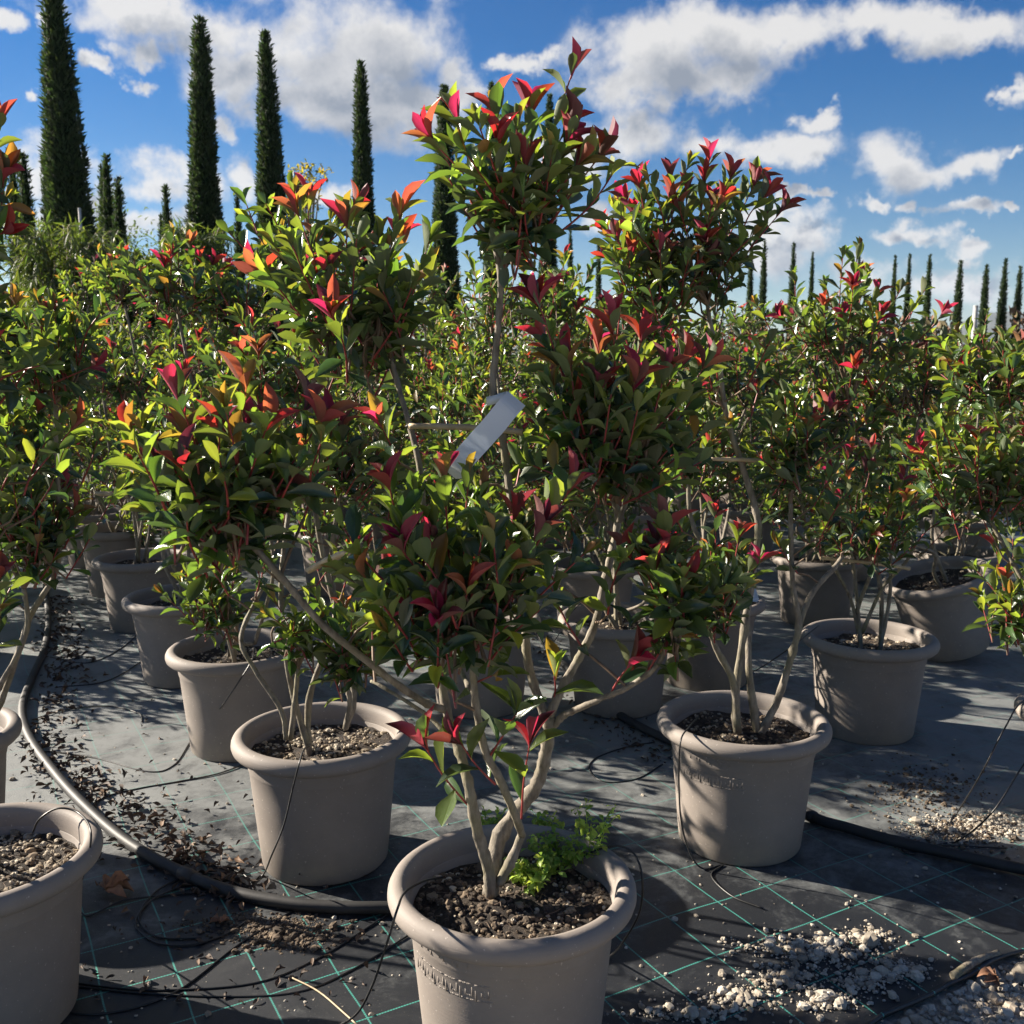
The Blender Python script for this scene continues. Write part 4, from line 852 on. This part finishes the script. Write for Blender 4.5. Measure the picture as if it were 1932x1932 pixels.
planting_strip('shrub_rows', 4, 26, 21.5, 25, 1.75, HEDGELEAF, 'low reddish shrubs in front of the far brown shrubbery', 6, 8000)

# ------------------------------------------------------------------ hoses and drip tubes
def ground_tube(name, pts, r, mat, label, cat, group=None, sides=10, n=8, joint=()):
    P = []
    for p in pts:
        if len(p) == 2: P.append(ground(p[0], p[1], r * 1.02))
        elif p[2] == 'z': P.append(ground(p[0], p[1], p[3]))
        else: P.append(deep(p[0], p[1], p[3]))
    P = [np.array(p) for p in P]
    for p in P: p[2] = max(p[2], r * 1.02)
    q = catmull(P, n); q[:, 2] = np.maximum(q[:, 2], r * 1.0); bf = Buf(); bf.add(*tube(q, r, sides)[:2])
    o = tag(bf.obj(name, [mat]), label, cat, group)
    for i in joint:
        j = min(int(i * len(q)), len(q) - 4); b2 = Buf(); b2.add(*tube(q[j:j + 3], r * 1.18, sides)[:2]); b2.obj('coupling', [mat], o)
    return o
ground_tube('irrigation_hose', [(60, 1000), (80, 1060), (88, 1130), (91, 1180), (82, 1230), (60, 1280), (42, 1335), (55, 1390), (105, 1460), (160, 1520), (235, 1585), (330, 1640), (430, 1680), (540, 1703), (640, 1712), (750, 1712), (860, 1706), (960, 1690), (1010, 1660)], .0170, HOSE, 'thick black hose curving past the leaf litter to the weedy front pot', 'hose', None, 12, 8, (.62,))
ground_tube('irrigation_hose', [(930, 1085), (985, 1150), (1030, 1215), (1080, 1270), (1150, 1335), (1210, 1372), (1270, 1400), (1400, 1462), (1525, 1537), (1600, 1562), (1700, 1590), (1800, 1612), (1932, 1640), (2080, 1668)], .0170, HOSE, 'thick black hose passing behind the key-patterned pot and the dark soil patch', 'hose', None, 12, 8, (.6,))
TB = [
    ([(590, 1405, 'z', .345), (575, 1412, 'z', .40), (566, 1436, 'y', 2.535), (553, 1485, 'y', 2.545), (536, 1555, 'y', 2.56), (512, 1615, 'y', 2.56), (495, 1652), (462, 1672), (400, 1648), (330, 1662), (285, 1690), (262, 1735), (300, 1768), (380, 1770)], 'thin black tube hanging down the front of the pebble-topped pot beside the hose'),
    ([(1318, 1352, 'z', .345), (1300, 1372, 'z', .40), (1284, 1400, 'y', 2.70), (1281, 1480, 'y', 2.735), (1287, 1560, 'y', 2.74), (1306, 1618, 'y', 2.73), (1330, 1640), (1364, 1632), (1342, 1652), (1380, 1690), (1440, 1714)], 'thin black tube hanging down the front of the key-patterned pot'),
    ([(1085, 1625, 'z', .345), (1120, 1606, 'z', .39), (1165, 1596, 'z', .415), (1197, 1612, 'z', .40), (1212, 1660, 'y', 2.0), (1205, 1725, 'y', 2.02), (1170, 1785, 'y', 2.1), (1150, 1805)], 'thin black tube arching over the rim of the weedy pot on the weed side'),
    ([(835, 1655, 'z', .345), (800, 1662, 'z', .385), (765, 1682, 'z', .408), (750, 1715, 'y', 1.72), (730, 1780, 'y', 1.72), (700, 1865, 'y', 1.76), (665, 1920, 'y', 1.85), (600, 1950)], 'thin black tube looping over the hose-side rim of the weedy pot'),
    ([(62, 1570, 'z', .345), (75, 1545, 'z', .39), (110, 1525, 'z', .415), (150, 1535, 'z', .41), (172, 1575, 'y', 2.1), (155, 1660, 'y', 2.15), (140, 1710), (165, 1728), (230, 1700), (300, 1690), (400, 1680)], 'thin black tube over the rim of the pale pebbled pot'),
    ([(120, 1851), (200, 1862), (300, 1868), (480, 1855), (600, 1808), (690, 1752), (745, 1715)], 'thin black tube lying straight across the lit fabric to the hose'),
    ([(120, 1858), (250, 1872), (420, 1880), (560, 1872), (660, 1832), (770, 1765)], 'thin black tube lying just nearer than its straight neighbour'),
    ([(-20, 1880), (100, 1905), (200, 1912), (330, 1872), (450, 1782), (565, 1710)], 'thin black tube bending from the pale pebbled pot towards the hose'),
    ([(180, 1515), (178, 1550), (230, 1590), (300, 1605), (390, 1630), (460, 1650), (478, 1690), (440, 1702)], 'thin black tube wound along the hose over dry leaves'),
    ([(440, 1690), (380, 1665), (300, 1690), (265, 1720), (258, 1750), (300, 1780), (360, 1782), (420, 1765), (470, 1735)], 'coiled thin black tube lying beside the hose'),
    ([(85, 1432), (90, 1418), (180, 1430), (280, 1456), (330, 1442), (372, 1390), (420, 1330, 'y', 3.46), (470, 1256, 'y', 3.43), (478, 1235, 'z', .40), (480, 1222, 'z', .345)], 'thin black tube rising from the hose to the gravel-topped pot'),
    ([(176, 1530), (195, 1505), (260, 1488), (340, 1474), (410, 1460), (462, 1441), (500, 1420)], 'thin black tube running from the hose under the pebble-topped pot'),
    ([(60, 1358), (120, 1340), (200, 1332), (260, 1345), (268, 1362)], 'short black tube ending on the lit fabric beside the leaf litter'),
    ([(95, 1240), (170, 1250), (240, 1215), (300, 1160), (330, 1110, 'z', .40)], 'thin black tube climbing to the fourth pot of the hose row'),
    ([(110, 1296), (200, 1285), (270, 1245), (330, 1195), (345, 1150)], 'thin black tube lying along the lit fabric near the fourth pot of the hose row'),
    ([(1990, 1330, 'z', .345), (1932, 1322, 'z', .40), (1895, 1375, 'y', 2.95), (1850, 1462, 'y', 2.95), (1803, 1538), (1790, 1560)], 'thin black tube running down from the edge pot towards the dark soil patch'),
    ([(1985, 1380, 'z', .40), (1932, 1442, 'y', 2.8), (1870, 1535, 'y', 2.72), (1800, 1590), (1720, 1610), (1705, 1600), (1760, 1595), (1900, 1600)], 'thin black tube running down from the edge pot to the hose'),
    ([(1235, 1400), (1180, 1410), (1125, 1430), (1112, 1452), (1140, 1475), (1200, 1470), (1250, 1442)], 'loop of thin black tube lying behind the weedy pot'),
    ([(1545, 1180, 'y', 3.58), (1480, 1230, 'y', 3.5), (1420, 1268), (1345, 1300)], 'thin black tube leaving the pot with the yellow-barked trunk'),
    ([(1130, 1150, 'z', .345), (1110, 1130, 'z', .42), (1075, 1160, 'y', 4.0), (1045, 1210), (1020, 1215)], 'thin black tube at the smooth sunlit pot'),
]
for pts, lb in TB: ground_tube('drip_tube', pts, .0026, TUBEM, lb, 'tube', 'drip irrigation tubes', 5, 7)

# ------------------------------------------------------------------ canes, label strip, weeds
def cane(a, b_, r, label, k=4):
    a, b_ = np.array(deep(*a)), np.array(deep(*b_)); rng = np.random.default_rng(int(a[0] * 1000) % 97 + 5); n = 5 * k + 1; t = np.linspace(0, 1, n); P = a + (b_ - a) * t[:, None] + np.outer(np.sin(t * 3.1) * .004, [0, 0, 1])
    R = np.full(n, r); R[5::5] *= 1.22; bf = Buf(); bf.add(*tube(P, R, 8)[:2]); o = tag(bf.obj('bamboo_cane', [BAMBOO]), label, 'cane')
    return o
cane((772, 804, Y0 + .135), (986, 816, Y0 + .10), .0062, 'short bamboo cane tied level between two stems behind the white label strip')
cane((582, 1077, 2.62), (656, 1042, 2.50), .0085, 'bamboo cane stub pointing out above the pebble-topped pot')
cane((1342, 866, 2.92), (1496, 876, 2.94), .0060, 'thin level bamboo cane behind the red-tipped shrub crown')
cane((1548, 1053, 3.70), (1716, 1073, 3.72), .0065, 'thin bamboo cane across the stems of the yellow-barked shrub')
cane((180, 932, 5.0), (240, 935, 5.0), .012, 'pale bamboo cane over the pots of the hose row')
def ties(pts):
    for (x, y, Y, r) in pts:
        c = np.array(deep(x, y, Y)); th = np.linspace(0, 6.283, 13); bf = Buf(); bf.add(*tube([c + np.array([r * math.cos(t), r * math.sin(t), .001 * k]) for k, t in enumerate(th)], .0018, 5)[:2]); tag(bf.obj('plant_tie', [TUBEM]), 'dark tie holding a bamboo cane to a stem', 'tie', 'ties at the bamboo canes')
ties([(776, 810, Y0 + .15, .012), (947, 812, Y0 + .115, .013)])
lab_e = bpy.data.objects.new('plant_label', None); COL.objects.link(lab_e); lo = np.array(deep(940, 745, Y0 + .05)); lab_e.location = lo
tag(lab_e, 'long white plastic label strip looped on the tall stem of the front shrub', 'label')
bf = Buf(); V = []; ctr = [(975, 752, Y0 + .03), (958, 770, Y0 + .0), (932, 802, Y0 - .012), (905, 832, Y0 - .02), (880, 860, Y0 - .025), (862, 884, Y0 - .02), (852, 897, Y0 - .005)]
cp = catmull([np.array(deep(*p)) for p in ctr], 4); n = len(cp); tn = unit(cp[-1] - cp[0]); sidev = unit(np.cross(tn, (0, -1, .25))); nv_ = np.cross(sidev, tn)
for i, p in enumerate(cp):
    w = .0225; s_ = sidev * w + nv_ * .004 * math.sin(i / n * 5)
    V += [p - s_ - lo, p + s_ - lo, p + s_ + nv_ * .0007 - lo, p - s_ + nv_ * .0007 - lo]
Q = [(i * 4 + j, i * 4 + (j + 1) % 4, (i + 1) * 4 + (j + 1) % 4, (i + 1) * 4 + j) for i in range(n - 1) for j in range(4)]
bf.add(V, Q); bf.obj('strip', [TAGM], lab_e, False)
bf = Buf(); th = np.linspace(.3, 5.6, 16); V = []
for t in th:
    c = np.array(deep(938, 752, Y0 + .105)) + np.array([.022 * math.cos(t), .024 * math.sin(t), .006 * math.cos(t)]) - lo
    V += [c - np.array([0, 0, .009]), c + np.array([0, 0, .009])]
bf.add(V, [(2 * i, 2 * i + 1, 2 * i + 3, 2 * i + 2) for i in range(15)]); o_ = bf.obj('loop', [TAGM], lab_e); md = o_.modifiers.new('thick', 'SOLIDIFY'); md.thickness = .0007
# a torn white sheet over a shaded pot further back
bf = Buf(); rng = np.random.default_rng(4); g = ground(1345, 1112, .42); nx, ny = 10, 6; V = []
for j in range(ny + 1):
    for i in range(nx + 1): V.append((g.x - .17 + .36 * i / nx + rng.normal(0, .006), g.y - .12 + .24 * j / ny + rng.normal(0, .006), .415 + .02 * math.sin(i * 1.1 + j) + rng.normal(0, .006)))
bf.add(V, [(j * (nx + 1) + i, j * (nx + 1) + i + 1, (j + 1) * (nx + 1) + i + 1, (j + 1) * (nx + 1) + i) for j in range(ny) for i in range(nx)])
o_ = tag(bf.obj('torn_sheet', [TAGM]), 'torn white plastic sheet lying on the rim of a shaded pot', 'sheet'); md = o_.modifiers.new('thick', 'SOLIDIFY'); md.thickness = .0012

def weed(px, py, label, seed, stems, h, spread):
    rng = np.random.default_rng(seed); g = ground(px, py, SOIL_Z); e = bpy.data.objects.new('weed', None); COL.objects.link(e); e.location = g; tag(e, label, 'weed'); bs = Buf(); lv = []; T = leaf_shape(.55, .25, .3, .1, .06, 5, 3, 1.5); VV, QQ, UU = [], [], []; k = 0; nv = len(T[0])
    for i in range(stems):
        a = rng.uniform(0, 6.283); q = spread * rng.uniform(.3, 1); H = h * rng.uniform(.45, 1)
        P = catmull([(0.01 * math.cos(a), .01 * math.sin(a), -.003), (q * .5 * math.cos(a), q * .5 * math.sin(a), H * .6), (q * math.cos(a), q * math.sin(a), H)], 5); bs.add(*tube(P, np.linspace(.0014, .0007, len(P)), 4, False)[:2])
        for j in range(3, len(P)):
            for _ in range(2):
                d = rng.normal(0, 1, 3) * np.array([1, 1, .6]) + np.array([0, 0, .35]); M = leaf_frame(d, np.array([0, 0, 1.]), rng.normal(0, .4)) * rng.uniform(.010, .024)
                VV.append(T[0] @ M.T + P[j] + rng.normal(0, .003, 3)); QQ.append(T[1] + k * nv); UU.append(T[2]); k += 1
    bs.obj('stem', [WEED], e); b2 = Buf(); b2.V = [np.concatenate(VV)]; b2.Q = [np.concatenate(QQ)]; b2.U = [np.concatenate(UU)]; b2.M = [np.zeros(k * len(T[1]))]; tag(b2.obj('foliage', [WEED], e), kind='stuff')
weed(1110, 1640, 'tallest bright green weed sprouting at the back rim of the front pot', 1, 10, .15, .07)
weed(1052, 1640, 'bushy bright green weed between the trunk and the tallest weed', 2, 20, .070, .10)
weed(1000, 1672, 'low dark green weed spreading at the foot of the front trunk', 3, 20, .045, .075)
weed(918, 1592, 'small green weed behind the forked front trunk', 4, 12, .075, .04)
weed(1030, 1588, 'pale green weed at the far rim of the front pot', 5, 10, .065, .05)

# ------------------------------------------------------------------ litter, stones, gravel
def crumple(rng, p, size, shape=None):
    s = SHAPES[int(rng.integers(0, 5))]; V, Q, U = leaf_shape(s[0] * 1.1, rng.uniform(-.5, .6), rng.uniform(.3, 1.3), rng.uniform(-1, 1), rng.uniform(.02, .08), 5, 3)
    d = rng.normal(0, 1, 3); d[2] *= .18; M = leaf_frame(d, np.array([0, 0, 1.]), rng.normal(0, .6)) * size; W = V @ M.T; W[:, 2] -= W[:, 2].min(); return W + np.array(p), Q
bf = Buf(); rng = np.random.default_rng(31)
path = catmull([np.array(ground(*p)) for p in [(95, 1130), (100, 1190), (110, 1250), (105, 1300), (70, 1400), (110, 1470), (190, 1520), (260, 1580), (350, 1640), (450, 1700)]], 10)
for _ in range(950):
    p = path[int(rng.integers(0, len(path)))] + rng.normal(0, 1, 3) * np.array([.055, .065, 0]) + np.array([.025, .02, 0]); p[2] = rng.random() * .010; bf.add(*crumple(rng, p, rng.uniform(.012, .042)))
for _ in range(260):
    p = np.array(ground(rng.uniform(40, 700), rng.uniform(1200, 1900))); p[2] = .002; bf.add(*crumple(rng, p, rng.uniform(.010, .03)))
path2 = catmull([np.array(ground(*p)) for p in [(1010, 1200), (1080, 1290), (1160, 1370), (1250, 1430)]], 10)
for _ in range(220):
    p = path2[int(rng.integers(0, len(path2)))] + rng.normal(0, 1, 3) * np.array([.05, .06, 0]); p[2] = .002; bf.add(*crumple(rng, p, rng.uniform(.012, .03)))
tag(bf.obj('leaf_litter', [LITTER]), 'brown dry leaf litter gathered along the curved hose', 'leaf litter', None, 'stuff')
def dry_leaf(px, py, size, label, seed):
    rng = np.random.default_rng(seed); g = ground(px, py, .004); e_ = None; bf = Buf()
    for k in range(5):
        a = -1.3 + .65 * k + seed; V, Q, U = leaf_shape(.55, .3, .7, rng.normal(0, .3), .07, 6, 5); W = V @ (leaf_frame(np.array([math.cos(a), math.sin(a), .15]), np.array([0, 0, 1.]), rng.normal(0, .3)) * size * (1 - .13 * abs(k - 2))).T; W[:, 2] -= min(0, W[:, 2].min()); bf.add(W + np.array([0, 0, .001 * k]), Q)
    o = bf.obj('dry_leaf', [simple('dry_leaf_tan_%d' % seed, (.16, .075, .04), (.30, .16, .09), 40, .7)]); o.location = g; return tag(o, label, 'leaf')
dry_leaf(200, 1690, .085, 'large lobed tan dry leaf lying on the fabric by the pale pebbled pot', 1)
dry_leaf(415, 1745, .040, 'small curled tan dry leaf lying beside the coiled tube', 2)
dry_leaf(1880, 1850, .045, 'curled brown dry leaf lying on the white gravel', 3)

def scatter(name, label, mat, n, f, size, spread, seed, hi=0.0, cat='gravel'):
    rng = np.random.default_rng(seed); bf = Buf()
    for _ in range(n):
        p = f(rng)
        if p is None: continue
        s = size * rng.lognormal(0, spread); bf.add(*stone_arrays(rng, (p[0], p[1], p[2] + s * .3), s, rng.random() < hi))
    return tag(bf.obj(name, [mat], None, False), label, cat, None, 'stuff')
def gravel_f(rng):
    a, w = rng.uniform(-.75, .65), -abs(rng.uniform(0.0, .60)); p = edge_pt(a, w - .012); return (p[0], p[1], -.012 + .004 * rng.random())
scatter('gravel', 'white limestone gravel beyond the edge of the black fabric', STONE, 5400, gravel_f, .0070, .45, 1)
SP = [(1480, 1790, 75, 22), (1560, 1795, 70, 26), (1640, 1770, 40, 14), (1400, 1880, 70, 22), (1300, 1915, 90, 16), (1640, 1850, 60, 26), (1560, 1890, 60, 20), (1700, 1830, 50, 18), (1480, 1845, 60, 18)]
def spill_f(rng):
    x, y, rx, ry = SP[int(rng.integers(0, len(SP)))]; k = rng.choice([.4, .75]); g = ground(x + rng.normal(0, rx * k), y + rng.normal(0, ry * k))
    return (g.x, g.y, .001)
scatter('spilled_gravel', 'pale gravel spilled in streaks over the near edge of the fabric', STONE, 3400, spill_f, .0025, .68, 2)
def fines_f(rng):
    g = ground(rng.uniform(0, 1932), rng.uniform(1300, 1932)); return (g.x, g.y, .0)
scatter('stray_grit', 'pale grit strewn thinly over the black fabric', STONE, 900, fines_f, .0026, .55, 3)
def dirt_f(rng):
    k = int(rng.integers(0, 4)); x, y, rx, ry = [(500, 1745, 110, 22), (1740, 1490, 90, 40), (1820, 1570, 90, 26), (540, 1770, 80, 24)][k]; g = ground(x + rng.normal(0, rx * .6), y + rng.normal(0, ry * .6)); return (g.x, g.y, 0)
scatter('spilled_soil', 'brown soil crumbs spilled on the fabric beside the hoses', DIRT, 3000, dirt_f, .0027, .55, 4, 0, 'soil')
def sand_f(rng): g = ground(rng.normal(1840, 60), rng.normal(1560, 14)); return (g.x, g.y, 0)
scatter('pale_grit_patch', 'patch of pale sandy grit beyond the far hose', STONE, 1200, sand_f, .0030, .5, 5)
rng = np.random.default_rng(8)
for k in range(46):
    x, y, rx, ry = SP[int(rng.integers(0, 3))] if k < 20 else SP[int(rng.integers(0, len(SP)))]; g = ground(x + rng.normal(0, rx * .45), y + rng.normal(0, ry * .45)); s = rng.uniform(.008, .015)
    V, Q = stone_arrays(rng, (0, 0, 0), s, True); bf = Buf(); bf.add(V, Q); o_ = bf.obj('stone', [STONE], None, False); o_.location = (g.x, g.y, s * .45)
    tag(o_, 'rounded whitish stone in the heap of stones spilled on the near fabric', 'stone', 'stones spilled on the near fabric')
for (x, y, s) in ((1315, 1610, .009), (1313, 1730, .0075), (1365, 1775, .008), (1642, 1617, .008), (1257, 1840, .006), (1540, 1770, .008), (1745, 1640, .008), (1860, 1590, .009), (1900, 1450, .007), (318, 1868, .004), (560, 1830, .004), (350, 1530, .008)):
    g = ground(x, y); V, Q = stone_arrays(rng, (0, 0, 0), s, True); bf = Buf(); bf.add(V, Q); o_ = bf.obj('stone', [STONE], None, False); o_.location = (g.x, g.y, s * .5)
    tag(o_, 'single pale stone lying apart on the bare black fabric', 'stone', 'single stones lying apart on the fabric')
bf = Buf(); a, b_ = ground(1798, 1842, .012), ground(1885, 1798, .014); q = catmull([a, (a + b_) / 2 + Vector((.01, .01, .006)), b_], 6); bf.add(*tube(q, np.linspace(.011, .008, len(q)), 8, True, rng)[:2])
tag(bf.obj('stick', [BARK]), 'dark broken stick lying along the hem of the fabric by the gravel', 'stick')
bf = Buf(); q = catmull([ground(x, y, .006) for x, y in ((545, 1842), (600, 1870), (650, 1912), (680, 1940))], 5); bf.add(*tube(q, .0022, 5)[:2])
tag(bf.obj('straw', [BAMBOO]), 'pale dry straw lying on the fabric in front of the hose', 'straw')

# ------------------------------------------------------------------ the air in front of the hills
bf = Buf(); bf.add(*box((0, 2150, 99), (8000, 4700, 202)))
hz = bf.obj('haze', [], None, False); tag(hz, 'thin bluish air between the nursery and the hills', 'haze', None, 'stuff')
m = bpy.data.materials.new('thin_air'); m.use_nodes = True; nt = m.node_tree; nt.nodes.clear(); out = N(nt, 'ShaderNodeOutputMaterial'); pv = N(nt, 'ShaderNodeVolumePrincipled')
pv.inputs['Color'].default_value = (.62, .76, 1.0, 1); pv.inputs['Density'].default_value = 1.1e-4; pv.inputs['Anisotropy'].default_value = .2; link(nt, pv.outputs[0], out.inputs['Volume'])
hz.data.materials.append(m)
